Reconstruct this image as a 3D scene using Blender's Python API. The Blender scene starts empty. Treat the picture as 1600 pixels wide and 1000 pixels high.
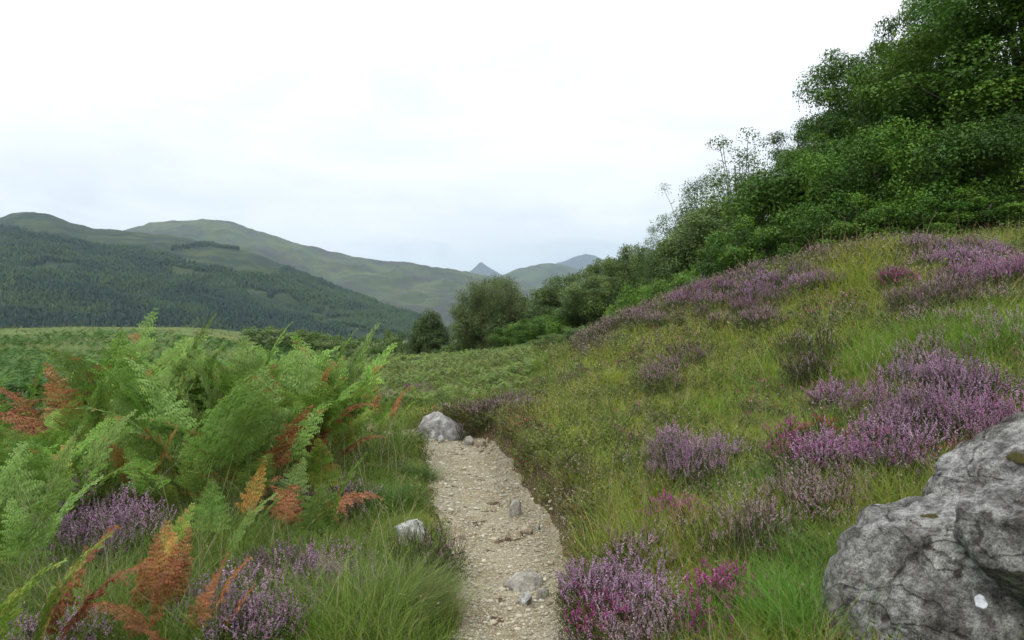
import bpy, bmesh, math, random
import numpy as np
from mathutils import Vector, noise as mnoise
R = math.radians
rng = np.random.default_rng(7)
random.seed(7)
scene = bpy.context.scene
COL = scene.collection
F = 1142.0; HZ = 490.0; EYE = 1.6

# ------------------------------------------------------------------ maths
def hash2(ix, iy, s):
    h = (ix.astype(np.int64) * 374761393 + iy.astype(np.int64) * 668265263 + s * 974711) & 0x7fffffff
    h = ((h ^ (h >> 13)) * 1274126177) & 0x7fffffff
    h = (h ^ (h >> 16)) & 0xffff
    return h / 65535.0
def vnoise(x, y, s=0):
    x = np.asarray(x, float); y = np.asarray(y, float)
    ix = np.floor(x); iy = np.floor(y); fx = x - ix; fy = y - iy
    fx = fx * fx * (3 - 2 * fx); fy = fy * fy * (3 - 2 * fy)
    a = hash2(ix, iy, s); b = hash2(ix + 1, iy, s); c = hash2(ix, iy + 1, s); d = hash2(ix + 1, iy + 1, s)
    return (a + (b - a) * fx) * (1 - fy) + (c + (d - c) * fx) * fy
def fbm(x, y, s=0, octs=4):
    t = 0; a = .5; n = 0
    x = np.asarray(x, float); y = np.asarray(y, float)
    for k in range(octs):
        t = t + a * vnoise(x, y, s + k * 17); n += a
        a *= .5; x = x * 2.03 + 7.1; y = y * 2.03 + 3.7
    return t / n
def sstep(a, b, x):
    t = np.clip((x - a) / (b - a), 0, 1)
    return t * t * (3 - 2 * t)

# ------------------------------------------------------------------ terrain
PY = [-6, 0, 3.0, 3.58, 4.46, 5.2, 5.89, 7.3, 8.3, 9.1, 9.4, 9.8, 10.6, 12, 14, 30]
PL = [-.3, -.3, -.31, -.32, -.37, -.46, -.57, -.83, -1.0, -1.12, -1.32, -1.75, -2.45, -3.3, -4.5, -12]
PR = [.28, .28, .28, .29, .37, .35, .23, .05, -.10, -.21, -.45, -1.05, -1.7, -2.5, -3.7, -11.2]
def edge_sd(x, y):
    wob = (fbm(y * 2.1, x * 0 + 3.3, 5, 3) - .5) * .16
    wob2 = (fbm(y * 2.4, x * 0 + 9.3, 6, 3) - .5) * .16
    l = np.interp(y, PY, PL) + wob; r = np.interp(y, PY, PR) + wob2
    return l - x, x - r          # positive outside
def P(px, py, d):
    return ((px - 800) / F * d, d, EYE - (py - HZ) / F * d)
cp = [P(1200, 1000, 3.0), P(1000, 1000, 3.4), P(900, 1000, 3.5), P(1250, 850, 3.9), P(1050, 850, 4.4),
      P(950, 850, 4.6), P(1400, 720, 4.5), P(1200, 720, 5.2), P(1000, 720, 6.0), P(1590, 640, 4.8),
      P(1400, 600, 6.3), P(1200, 600, 7.5), P(1000, 600, 9), P(860, 620, 10.5), P(1590, 500, 7),
      P(1400, 480, 8.5), P(1200, 500, 10), P(1100, 520, 11), P(1000, 530, 12.5), P(900, 580, 13),
      P(800, 612, 14), P(1600, 425, 10), P(1460, 395, 10.5), P(1280, 408, 12), P(1150, 440, 14),
      P(1050, 474, 15), P(960, 508, 16), P(880, 560, 17), P(780, 600, 18),
      (.40, 4.0, .14), (.38, 3.0, .06), (.40, 5.2, .37), (.34, 6.2, .42), (.14, 7.6, .37), (-.1, 9, .29), (-.3, 9.8, .24), (-.62, 10.1, .22), (-.2, 10.8, .25), (-.9, 10.9, .12),
      (-.5, 3, .0), (-.7, 5, .02), (-1.1, 7, .04), (-1.4, 9, .0), (-2, 3.5, .04), (-2.6, 7, .22), (-1.8, 7, .12),
      (-4, 7, .25), (-3.3, 4.5, .1), (-6, 8, .1), (-8, 15, -.15), (-14, 20, -.35), (-5, 13, -.1), (-3, 13, -.15),
      (0, -6, 0), (-8, -6, -.2), (6, -6, 1.6), (.6, 1, .1), (2.2, 2, .45), (4, 2, 1.1), (8, 3, 2.3), (3, 3.2, .75),
      (8, 20, 2.6), (10.5, 30, 3.0), (20, 20, 6.5), (20, 8, 5), (20, -6, 5), (10, 50, 1.6), (7, 80, -.6),
      (25, 50, 6), (30, 80, 6), P(700, 562, 70), P(770, 560, 62), P(560, 580, 30), P(500, 556, 60), P(300, 552, 50), P(850, 545, 45),
      P(640, 586, 32), P(740, 578, 40), P(660, 600, 22), P(0, 600, 20), P(0, 535, 60), P(200, 530, 60),
      (-30, 20, -.8), (-20, 0, -.8), (-60, 80, -1.6), (0, 100, -5.2), (-40, 100, -2.2)]
cp = np.array(cp)
def _phi(r2): return np.sqrt(r2 + 1.2)
_n = len(cp)
_A = np.zeros((_n + 3, _n + 3))
_A[:_n, :_n] = _phi(((cp[:, None, :2] - cp[None, :, :2]) ** 2).sum(-1)) + np.eye(_n) * -.02
_A[:_n, _n] = 1; _A[:_n, _n + 1:] = cp[:, :2]; _A[_n, :_n] = 1; _A[_n + 1:, :_n] = cp[:, :2].T
_W = np.linalg.solve(_A, np.concatenate([cp[:, 2], [0, 0, 0]]))
def base_z(x, y):
    x = np.asarray(x, float); y = np.asarray(y, float)
    sh = x.shape; x = x.ravel(); y = y.ravel(); out = np.empty(x.shape)
    for i in range(0, len(x), 50000):
        xs = x[i:i + 50000]; ys = y[i:i + 50000]
        K = _phi((xs[:, None] - cp[None, :, 0]) ** 2 + (ys[:, None] - cp[None, :, 1]) ** 2)
        out[i:i + 50000] = K @ _W[:_n] + _W[_n] + _W[_n + 1] * xs + _W[_n + 2] * ys
    return out.reshape(sh)
def G(x, y, raw=False):
    x = np.asarray(x, float); y = np.asarray(y, float)
    r = np.hypot(x, y); az = np.arctan2(x, y)
    near = base_z(np.clip(x, -130, 130), np.clip(y, -30, 130))
    near = near + (fbm(x * 1.6, y * 1.6, 3, 3) - .5) * .14 * sstep(.2, 1.2, np.maximum(*edge_sd(x, y)))
    far = -2.6 - 28 * sstep(190, 620, r) - 8.0 * sstep(-.42, -.12, az) * (1 - sstep(.1, .3, az))
    far = far + sstep(.17, .6, az) * (1 - sstep(1.6, 2.2, az)) * np.minimum(r, 500) * .2
    far = far + sstep(-.25, -.45, az) * 1.3 * sstep(250, 150, r) + (fbm(x / 14, y / 14, 8, 4) - .5) * 1.2
    z = near + (far - near) * sstep(60, 125, r)
    l, rr = edge_sd(x, y)
    w = np.where(l > rr, sstep(0, .30, l), sstep(.0, .075, rr))
    w = np.where(y > 11, np.maximum(w, sstep(11, 13, y)), w)
    zp = -.02 * np.maximum(0, y - 9)
    if not raw: zp = zp - .03 * sstep(0, -.06, np.maximum(l, rr))
    bandw = sstep(-.01, .05, rr) * (1 - sstep(.16, .34, rr)) * sstep(11, 10, y) * sstep(1, 2.5, y)
    return zp + (z - zp) * w + bandw * (fbm(x * 9, y * 9, 61, 5) - .5) * .22
def Gs(x, y): return float(G(np.array([x]), np.array([y]))[0])
def hit(px, py, lift=0.0):
    """walk the sight line of a place in the view down to the ground"""
    d = np.concatenate([np.arange(1.5, 30, .02), np.arange(30, 160, .2)])
    x = (px - 800) / F * d; z = EYE - (py - HZ) / F * d
    g = G(x, d) + lift
    k = np.argmax(z <= g)
    if z[k] > g[k]: k = len(d) - 1
    return float(x[k]), float(d[k]), float(g[k] - lift)

# ------------------------------------------------------------------ mesh helpers
def mesh_np(name, verts, polys, colors=None, smooth=False):
    """polys: list of (M,k) index arrays"""
    me = bpy.data.meshes.new(name)
    verts = np.ascontiguousarray(verts, np.float32)
    me.vertices.add(len(verts)); me.vertices.foreach_set("co", verts.ravel())
    polys = [np.asarray(p, np.int32) for p in polys if len(p)]
    li = np.concatenate([p.ravel() for p in polys])
    tot = np.concatenate([np.full(len(p), p.shape[1], np.int32) for p in polys])
    st = np.concatenate([[0], np.cumsum(tot)[:-1]]).astype(np.int32)
    me.loops.add(len(li)); me.loops.foreach_set("vertex_index", li)
    me.polygons.add(len(tot)); me.polygons.foreach_set("loop_start", st)
    me.update(calc_edges=True)
    if smooth: me.polygons.foreach_set("use_smooth", np.ones(len(tot), bool))
    if colors is not None:
        c = np.ones((len(verts), 4), np.float32); c[:, :3] = colors
        a = me.color_attributes.new("tint", 'FLOAT_COLOR', 'POINT'); a.data.foreach_set("color", c.ravel())
    return me
def link(name, me, mat=None, parent=None, loc=None):
    o = bpy.data.objects.new(name, me); COL.objects.link(o)
    if mat is not None and len(me.materials) == 0: me.materials.append(mat)
    if parent is not None: o.parent = parent
    if loc is not None: o.location = loc
    return o
def tag(o, label=None, cat=None, group=None, kind=None):
    if label: o['label'] = label
    if cat: o['category'] = cat
    if group: o['group'] = group
    if kind: o['kind'] = kind
    return o
def empty(name, loc, rz=0, sc=1.0):
    o = bpy.data.objects.new(name, None); COL.objects.link(o)
    o.location = loc; o.rotation_euler = (0, 0, rz); o.scale = (sc, sc, sc) if np.isscalar(sc) else sc
    o.empty_display_size = .1
    return o
def copy_tree(src):
    c = src.copy(); COL.objects.link(c)
    for ch in list(src.children):
        k = ch.copy(); COL.objects.link(k); k.parent = c
    return c
class MB:
    """collects vertices / faces / colours into one mesh"""
    def __init__(s): s.v = []; s.p = {}; s.c = []; s.n = 0
    def add(s, v, f, col=(1, 1, 1)):
        v = np.asarray(v, float); f = np.asarray(f, int)
        s.v.append(v); s.p.setdefault(f.shape[1], []).append(f + s.n); s.n += len(v)
        c = np.empty((len(v), 3)); c[:] = col; s.c.append(c)
    def tube(s, pts, rad, n=6, col=(1, 1, 1)):
        pts = np.asarray(pts, float); m = len(pts); rad = np.broadcast_to(rad, (m,))
        t = np.gradient(pts, axis=0); t /= np.linalg.norm(t, axis=1)[:, None] + 1e-9
        ref = np.where(np.abs(t[:, 2:3]) > .9, [[1, 0, 0]], [[0, 0, 1.]])
        a = np.cross(t, ref); a /= np.linalg.norm(a, axis=1)[:, None] + 1e-9
        b = np.cross(t, a)
        th = np.arange(n) / n * 2 * np.pi
        ring = pts[:, None] + rad[:, None, None] * (np.cos(th)[None, :, None] * a[:, None] + np.sin(th)[None, :, None] * b[:, None])
        i, j = np.meshgrid(np.arange(m - 1), np.arange(n), indexing='ij'); j2 = (j + 1) % n
        f = np.stack([i * n + j, i * n + j2, (i + 1) * n + j2, (i + 1) * n + j], -1).reshape(-1, 4)
        s.add(ring.reshape(-1, 3), f, col)
    def mesh(s, name, smooth=False):
        return mesh_np(name, np.concatenate(s.v), [np.concatenate(x) for x in s.p.values()], np.concatenate(s.c), smooth)
def norm(v): return v / (np.linalg.norm(v, axis=-1, keepdims=True) + 1e-9)
def rot_z_tilt(yaw, tx, ty):
    """(N,3,3) rotation: lean by tx,ty then yaw"""
    c, s = np.cos(yaw), np.sin(yaw); N = len(yaw); o = np.zeros(N); i = np.ones(N)
    Z = np.stack([np.stack([c, -s, o], -1), np.stack([s, c, o], -1), np.stack([o, o, i], -1)], 1)
    c, s = np.cos(tx), np.sin(tx)
    X = np.stack([np.stack([i, o, o], -1), np.stack([o, c, -s], -1), np.stack([o, s, c], -1)], 1)
    c, s = np.cos(ty), np.sin(ty)
    Y = np.stack([np.stack([c, o, s], -1), np.stack([o, i, o], -1), np.stack([-s, o, c], -1)], 1)
    return Y @ X @ Z
def replicate(tv, polys, pos, rot, scale, tcol=None, col=None):
    N = len(pos); V = len(tv)
    v = np.einsum('nij,vj->nvi', rot, tv) * np.asarray(scale).reshape(N, 1, -1) + pos[:, None]
    ps = [(p[None] + (np.arange(N) * V)[:, None, None]).reshape(-1, p.shape[1]) for p in polys]
    c = None
    if col is not None:
        c = (col[:, None] * (np.ones((1, V, 3)) if tcol is None else tcol[None])).reshape(-1, 3)
    return v.reshape(-1, 3), ps, c

# ------------------------------------------------------------------ materials
def new_mat(name):
    m = bpy.data.materials.new(name); m.use_nodes = True
    nt = m.node_tree; nt.nodes.clear()
    out = nt.nodes.new('ShaderNodeOutputMaterial')
    return m, nt, out
def nd(nt, t, **kw):
    n = nt.nodes.new(t)
    for k, v in kw.items(): setattr(n, k, v)
    return n
def noise_node(nt, vec, scale, detail=6, rough=.55, dist=0):
    n = nd(nt, 'ShaderNodeTexNoise'); n.inputs['Scale'].default_value = scale; n.inputs['Detail'].default_value = detail
    n.inputs['Roughness'].default_value = rough; n.inputs['Distortion'].default_value = dist
    nt.links.new(vec, n.inputs['Vector']); return n.outputs['Fac']
def ramp(nt, fac, stops):
    r = nd(nt, 'ShaderNodeValToRGB'); e = r.color_ramp.elements
    while len(e) < len(stops): e.new(.5)
    for k, (p, c) in enumerate(stops): e[k].position = p; e[k].color = (*c, 1) if len(c) == 3 else c
    nt.links.new(fac, r.inputs[0]); return r.outputs[0]
def mix(nt, fac, a, b, mode='MIX'):
    m = nd(nt, 'ShaderNodeMix', data_type='RGBA', blend_type=mode)
    for s, v in ((0, fac), (6, a), (7, b)):
        if isinstance(v, (int, float)): m.inputs[s].default_value = v
        elif isinstance(v, tuple): m.inputs[s].default_value = (*v, 1)
        else: nt.links.new(v, m.inputs[s])
    return m.outputs[2]
def math_n(nt, op, a, b=None, clamp=False):
    m = nd(nt, 'ShaderNodeMath', operation=op, use_clamp=clamp)
    for i, v in enumerate((a, b)):
        if v is None: continue
        if isinstance(v, (int, float)): m.inputs[i].default_value = v
        else: nt.links.new(v, m.inputs[i])
    return m.outputs[0]
def pos_of(nt): return nd(nt, 'ShaderNodeNewGeometry').outputs['Position']
def obj_of(nt): return nd(nt, 'ShaderNodeTexCoord').outputs['Object']
def leaf_mat(name, base, transl=.3, rough=.6, jitter=.0, spec=.25):
    """thin leaf: glossy-diffuse plus light coming through; 'tint' carries each leaf's own colour"""
    m, nt, out = new_mat(name)
    at = nd(nt, 'ShaderNodeAttribute', attribute_name='tint')
    col = mix(nt, 1.0, base, at.outputs['Color'], 'MULTIPLY')
    if jitter:
        oi = nd(nt, 'ShaderNodeObjectInfo')
        hs = nd(nt, 'ShaderNodeHueSaturation')
        nt.links.new(math_n(nt, 'ADD', math_n(nt, 'MULTIPLY', oi.outputs['Random'], jitter), 1 - jitter / 2), hs.inputs['Value'])
        nt.links.new(math_n(nt, 'ADD', math_n(nt, 'MULTIPLY', oi.outputs['Random'], .03 * jitter), .5 - .015 * jitter), hs.inputs['Hue'])
        nt.links.new(col, hs.inputs['Color']); col = hs.outputs['Color']
    p = nd(nt, 'ShaderNodeBsdfPrincipled'); p.inputs['Roughness'].default_value = rough
    p.inputs['Specular IOR Level'].default_value = spec
    nt.links.new(col, p.inputs['Base Color'])
    t = nd(nt, 'ShaderNodeBsdfTranslucent'); nt.links.new(col, t.inputs['Color'])
    ms = nd(nt, 'ShaderNodeMixShader'); ms.inputs[0].default_value = transl
    nt.links.new(p.outputs[0], ms.inputs[1]); nt.links.new(t.outputs[0], ms.inputs[2])
    nt.links.new(ms.outputs[0], out.inputs[0]); return m
def princ(nt, out, col, rough=.9, bump=None, bstr=.5, bdist=.01, spec=.2):
    p = nd(nt, 'ShaderNodeBsdfPrincipled'); p.inputs['Roughness'].default_value = rough
    p.inputs['Specular IOR Level'].default_value = spec
    if isinstance(col, tuple): p.inputs['Base Color'].default_value = (*col, 1)
    else: nt.links.new(col, p.inputs['Base Color'])
    if bump is not None:
        b = nd(nt, 'ShaderNodeBump'); b.inputs['Strength'].default_value = bstr; b.inputs['Distance'].default_value = bdist
        nt.links.new(bump, b.inputs['Height']); nt.links.new(b.outputs[0], p.inputs['Normal'])
    nt.links.new(p.outputs[0], out.inputs[0]); return p

# ground: peat, moss and litter near, meadow far; brown soil where the bank is cut
gm, nt, out = new_mat('ground_turf')
pos = pos_of(nt)
near = ramp(nt, noise_node(nt, pos, 3.5, 8, .65), [(.3, (.045, .052, .014)), (.5, (.10, .115, .022)), (.62, (.15, .155, .03)), (.75, (.13, .105, .04))])
far = ramp(nt, noise_node(nt, pos, .06, 8, .6), [(.3, (.05, .085, .02)), (.5, (.08, .12, .028)), (.6, (.12, .14, .04)), (.72, (.14, .135, .05))])
sepd = nd(nt, 'ShaderNodeVectorMath', operation='LENGTH'); nt.links.new(pos, sepd.inputs[0])
mr = nd(nt, 'ShaderNodeMapRange'); mr.inputs[1].default_value = 15; mr.inputs[2].default_value = 60; nt.links.new(sepd.outputs['Value'], mr.inputs[0])
c = mix(nt, mr.outputs[0], near, far)
at = nd(nt, 'ShaderNodeAttribute', attribute_name='tint')
sx = nd(nt, 'ShaderNodeSeparateColor'); nt.links.new(at.outputs['Color'], sx.inputs[0])
soil = ramp(nt, noise_node(nt, pos, 22, 8, .7), [(.3, (.022, .014, .009)), (.48, (.075, .05, .03)), (.7, (.17, .12, .078))])
c = mix(nt, sx.outputs[0], c, soil)
princ(nt, out, c, .95, noise_node(nt, pos, 40, 6, .7), .8, .02)

pm, nt, out = new_mat('path_grit')
pos = pos_of(nt)
c = ramp(nt, noise_node(nt, pos, 45, 8, .75), [(.28, (.145, .122, .08)), (.45, (.26, .23, .16)), (.58, (.33, .30, .215)), (.75, (.42, .39, .30))])
c2 = ramp(nt, noise_node(nt, pos, 2.2, 5, .6), [(.35, (.74, .67, .56)), (.6, (1, 1, 1))])
c = mix(nt, 1.0, c, c2, 'MULTIPLY')
vo = nd(nt, 'ShaderNodeTexVoronoi'); vo.inputs['Scale'].default_value = 60; nt.links.new(pos, vo.inputs['Vector'])
hb = math_n(nt, 'ADD', math_n(nt, 'MULTIPLY', noise_node(nt, pos, 60, 6, .7), 1.0), math_n(nt, 'MULTIPLY', vo.outputs['Distance'], -.7))
princ(nt, out, c, .95, hb, 1.0, .012)

def stone_mat(name, dark, mid, light, scale=9, lichen=.62, bd=.012):
    m, nt, out = new_mat(name); pos = obj_of(nt)
    n1 = noise_node(nt, pos, scale, 10, .7, .4)
    c = ramp(nt, n1, [(.33, dark), (.5, mid), (.66, light)])
    sp = noise_node(nt, pos, scale * 7, 5, .8)
    c = mix(nt, 1.0, c, ramp(nt, sp, [(.35, (.45, .45, .45)), (.55, (1, 1, 1))]), 'MULTIPLY')
    li = ramp(nt, noise_node(nt, pos, scale * .55, 7, .65), [(lichen, (0, 0, 0)), (lichen + .05, (1, 1, 1))])
    c = mix(nt, li, c, light)
    princ(nt, out, c, .9, math_n(nt, 'ADD', n1, math_n(nt, 'MULTIPLY', sp, .4)), .9, bd); return m
M_rock = stone_mat('weathered_rock', (.10, .10, .095), (.24, .235, .22), (.44, .44, .42), 14)
M_pale = stone_mat('pale_rock', (.16, .155, .14), (.36, .36, .34), (.62, .63, .62), 22)
M_tan = stone_mat('tan_stone', (.20, .16, .11), (.36, .30, .21), (.52, .46, .36), 22)

# the big boulder: grey gneiss, fine crusty lichen, sooty stains running down, thin bedding lines
M_boulder, nt, out = new_mat('boulder_rock'); pos = obj_of(nt)
wv = nd(nt, 'ShaderNodeTexNoise'); wv.inputs['Scale'].default_value = 3.0; wv.inputs['Detail'].default_value = 4; nt.links.new(pos, wv.inputs['Vector'])
warp = nd(nt, 'ShaderNodeVectorMath', operation='MULTIPLY_ADD'); nt.links.new(wv.outputs['Color'], warp.inputs[0]); warp.inputs[1].default_value = (.10, .10, .10); nt.links.new(pos, warp.inputs[2])
bed = nd(nt, 'ShaderNodeMapping'); bed.inputs['Rotation'].default_value = (.2, .55, .3); bed.inputs['Scale'].default_value = (1, 1, 2.4); nt.links.new(warp.outputs[0], bed.inputs[0])
n0 = noise_node(nt, bed.outputs[0], 7, 10, .7)
n1 = noise_node(nt, pos, 30, 12, .78, .3)
n2 = noise_node(nt, pos, 150, 5, .8)
c = ramp(nt, n1, [(.36, (.09, .088, .083)), (.45, (.25, .247, .237)), (.53, (.43, .427, .41)), (.66, (.58, .58, .56))])
c = mix(nt, 1.0, c, ramp(nt, n0, [(.38, (.45, .44, .425)), (.49, (1, 1, 1)), (.62, (1.35, 1.35, 1.32))]), 'MULTIPLY')
c = mix(nt, 1.0, c, ramp(nt, n2, [(.38, (.38, .38, .38)), (.54, (1, 1, 1))]), 'MULTIPLY')
st = nd(nt, 'ShaderNodeMapping'); st.inputs['Scale'].default_value = (1, 1, .45); nt.links.new(warp.outputs[0], st.inputs[0])
c = mix(nt, 1.0, c, ramp(nt, noise_node(nt, st.outputs[0], 4.2, 10, .72), [(.44, (1, 1, 1)), (.55, (.50, .49, .47)), (.68, (.20, .19, .175))]), 'MULTIPLY')
vl = nd(nt, 'ShaderNodeTexVoronoi'); vl.inputs['Scale'].default_value = 10; nt.links.new(warp.outputs[0], vl.inputs['Vector'])
lf = math_n(nt, 'ADD', vl.outputs['Distance'], math_n(nt, 'MULTIPLY', n1, .9))
c = mix(nt, ramp(nt, lf, [(.48, (.9, .9, .9)), (.57, (0, 0, 0))]), c, (.47, .475, .45))
wc = nd(nt, 'ShaderNodeVectorMath', operation='MULTIPLY_ADD'); nt.links.new(wv.outputs['Color'], wc.inputs[0]); wc.inputs[1].default_value = (.45, .45, .45); nt.links.new(bed.outputs[0], wc.inputs[2])
ck = nd(nt, 'ShaderNodeTexVoronoi', feature='DISTANCE_TO_EDGE'); ck.inputs['Scale'].default_value = 1.7; nt.links.new(wc.outputs[0], ck.inputs['Vector'])
crk = ramp(nt, math_n(nt, 'ADD', ck.outputs['Distance'], math_n(nt, 'MULTIPLY', math_n(nt, 'SUBTRACT', n1, .5), .06)), [(.0, (0, 0, 0)), (.014, (1, 1, 1))])
c = mix(nt, crk, mix(nt, 1.0, c, (.55, .53, .50), 'MULTIPLY'), c)
mo = ramp(nt, noise_node(nt, pos, 3.4, 9, .68), [(.63, (0, 0, 0)), (.70, (1, 1, 1))])
c = mix(nt, mo, c, (.12, .105, .045))
hb = math_n(nt, 'ADD', math_n(nt, 'MULTIPLY', n1, 1.0), math_n(nt, 'ADD', math_n(nt, 'MULTIPLY', n2, .35), math_n(nt, 'ADD', math_n(nt, 'MULTIPLY', n0, 1.1), math_n(nt, 'MULTIPLY', crk, .8))))
princ(nt, out, c, .9, hb, 1.0, .03, .2)
M_moss, nt, out = new_mat('moss'); pos = obj_of(nt)
n = noise_node(nt, pos, 90, 6, .8)
princ(nt, out, ramp(nt, n, [(.35, (.035, .034, .012)), (.6, (.11, .10, .03))]), .95, n, 1, .02)
M_quartz, nt, out = new_mat('quartz'); pos = obj_of(nt)
n = noise_node(nt, pos, 30, 6, .7)
princ(nt, out, ramp(nt, n, [(.35, (.34, .36, .38)), (.6, (.62, .65, .68))]), .6, n, .5, .01)

def hill_mat(name, stops, scale, patch, pscale, psh=.55):
    m, nt, out = new_mat(name); pos = pos_of(nt)
    c = ramp(nt, noise_node(nt, pos, scale, 10, .65), stops)
    pk = ramp(nt, noise_node(nt, pos, pscale, 10, .68, .6), [(psh - .04, (0, 0, 0)), (psh + .06, (1, 1, 1))])
    c = mix(nt, pk, c, patch)
    princ(nt, out, c, 1, noise_node(nt, pos, scale * 3, 8, .7), 1.0, 6 / (scale * 300)); return m
M_hillA = hill_mat('near_hillside', [(.32, (.017, .030, .013)), (.5, (.033, .049, .017)), (.62, (.053, .065, .022)), (.75, (.056, .054, .029))], .012, (.015, .028, .015), .008, .5)
M_hillB = hill_mat('moorland', [(.32, (.022, .034, .014)), (.5, (.046, .064, .020)), (.62, (.070, .084, .028)), (.75, (.074, .070, .036))], .006, (.034, .034, .026), .004, .53)
M_hillC = hill_mat('far_mountain', [(.3, (.03, .033, .032)), (.7, (.06, .062, .055))], .002, (.025, .028, .026), .0015)

M_bark, nt, out = new_mat('bark'); pos = obj_of(nt)
n = noise_node(nt, pos, 9, 8, .7)
princ(nt, out, ramp(nt, n, [(.35, (.035, .028, .02)), (.65, (.11, .095, .075))]), .95, n, .8, .03)

M_frond = leaf_mat('bracken_leaf', (1, 1, 1), .34, .55, .55)
M_stalk = leaf_mat('bracken_stalk', (1, 1, 1), .05, .6)
M_heath = leaf_mat('heather_stem', (1, 1, 1), .12, .7, .25)
M_flower = leaf_mat('heather_flower', (1, 1, 1), .25, .7, .28)
M_grass = leaf_mat('grass_blade', (1, 1, 1), .38, .5)
M_leaf = leaf_mat('tree_leaf', (1, 1, 1), .30, .55, .14)
M_needle = leaf_mat('conifer_needle', (1, 1, 1), .05, .9)
M_gravel = leaf_mat('gravel_stone', (1, 1, 1), 0.0, .9)

# ------------------------------------------------------------------ world, sun, haze, camera
w = bpy.data.worlds.new("World"); scene.world = w; w.use_nodes = True
nt = w.node_tree; nt.nodes.clear()
out = nt.nodes.new('ShaderNodeOutputWorld'); bg = nt.nodes.new('ShaderNodeBackground')
SUN_EL, SUN_AZ = R(48), R(-150)
sky = nd(nt, 'ShaderNodeTexSky', sky_type='NISHITA'); sky.sun_disc = False
sky.sun_elevation = SUN_EL; sky.sun_rotation = SUN_AZ
tc = nd(nt, 'ShaderNodeTexCoord')
mp = nd(nt, 'ShaderNodeMapping'); mp.inputs['Scale'].default_value = (1, 1, 3.2); nt.links.new(tc.outputs['Generated'], mp.inputs[0])
n1 = noise_node(nt, mp.outputs[0], 2.6, 7, .55, .5)
n2 = noise_node(nt, mp.outputs[0], 7.5, 6, .55, .4)
sep = nd(nt, 'ShaderNodeSeparateXYZ'); nt.links.new(tc.outputs['Generated'], sep.inputs[0])
CB = 10.6
cl = ramp(nt, n1, [(.36, (.90, .92, .945)), (.46, (.965, .975, .985)), (.56, (1.06, 1.06, 1.06))])
low = nd(nt, 'ShaderNodeMapRange'); low.inputs[1].default_value = .20; low.inputs[2].default_value = .05; nt.links.new(sep.outputs[2], low.inputs[0])
gr = ramp(nt, n2, [(.34, (.74, .77, .82)), (.50, (1, 1, 1))])
cl = mix(nt, math_n(nt, 'MULTIPLY', low.outputs[0], .8), cl, mix(nt, 1.0, cl, gr, 'MULTIPLY'))
zen = ramp(nt, sep.outputs[2], [(.0, (.58, .58, .58)), (.30, (.595, .595, .595)), (.45, (.70, .70, .70)), (.75, (1.12, 1.12, 1.12))])
cl = mix(nt, 1.0, cl, zen, 'MULTIPLY')
sc10 = nd(nt, 'ShaderNodeVectorMath', operation='SCALE'); nt.links.new(cl, sc10.inputs[0]); sc10.inputs['Scale'].default_value = CB
col = mix(nt, .93, sky.outputs[0], sc10.outputs[0])
nt.links.new(col, bg.inputs[0]); bg.inputs[1].default_value = .1
nt.links.new(bg.outputs[0], out.inputs[0])

sl = bpy.data.lights.new('sun', 'SUN'); sl.energy = 1.0; sl.angle = R(25); sl.color = (1, .96, .9)
so = bpy.data.objects.new('sun', sl); COL.objects.link(so)
sd = Vector((math.sin(SUN_AZ) * math.cos(SUN_EL), math.cos(SUN_AZ) * math.cos(SUN_EL), math.sin(SUN_EL)))
so.rotation_euler = sd.to_track_quat('Z', 'Y').to_euler(); so.location = sd * 50

cam = bpy.data.cameras.new('camera'); cam.sensor_width = 36; cam.lens = 36 * F / 1600
cam.clip_start = .05; cam.clip_end = 60000
co = bpy.data.objects.new('camera', cam); COL.objects.link(co)
co.location = (0, 0, EYE); co.rotation_euler = (R(90) - math.atan(10 / F), 0, 0); scene.camera = co
scene.render.resolution_x = 1024; scene.render.resolution_y = 640
scene.view_settings.view_transform = 'Standard'; scene.view_settings.look = 'None'
scene.view_settings.gamma = 1; scene.view_settings.exposure = EXPO = .95
cy = scene.cycles
cy.max_bounces = 6; cy.diffuse_bounces = 3; cy.transmission_bounces = 3; cy.glossy_bounces = 1; cy.volume_bounces = 0; cy.transparent_max_bounces = 4
cy.use_denoising = True; cy.use_adaptive_sampling = True; cy.adaptive_threshold = .02; cy.caustics_reflective = False; cy.caustics_refractive = False

# ------------------------------------------------------------------ ground sheet
a_f = np.linspace(R(-46), R(46), 460); a_b = np.linspace(R(46), R(314), 70)[1:-1]
ang = np.concatenate([a_f, a_b]); rad = np.concatenate([[.15], np.exp(np.arange(math.log(.5), math.log(14000), .0125))])
AA, RR_ = np.meshgrid(ang, rad, indexing='xy')
X = np.sin(AA) * RR_; Y = np.cos(AA) * RR_
Zg = G(X, Y)
nA = len(ang); nR = len(rad)
i, j = np.meshgrid(np.arange(nR - 1), np.arange(nA), indexing='ij'); j2 = (j + 1) % nA
quads = np.stack([i * nA + j, i * nA + j2, (i + 1) * nA + j2, (i + 1) * nA + j], -1).reshape(-1, 4)[:, ::-1]
l, r_ = edge_sd(X, Y)
e = np.maximum(l, r_)
soilm = np.where(r_ >= l, sstep(.30, .14, e), sstep(.10, .0, e)) * sstep(11, 9.5, Y)
soilm = np.clip(soilm * (.55 + .9 * fbm(X * 6, Y * 6, 31, 3)), 0, 1)
tint = np.stack([soilm.ravel()] * 3, -1)
g = link('ground', mesh_np('ground', np.stack([X, Y, Zg], -1).reshape(-1, 3), [quads], tint, True), gm); tag(g, kind='structure')

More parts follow.
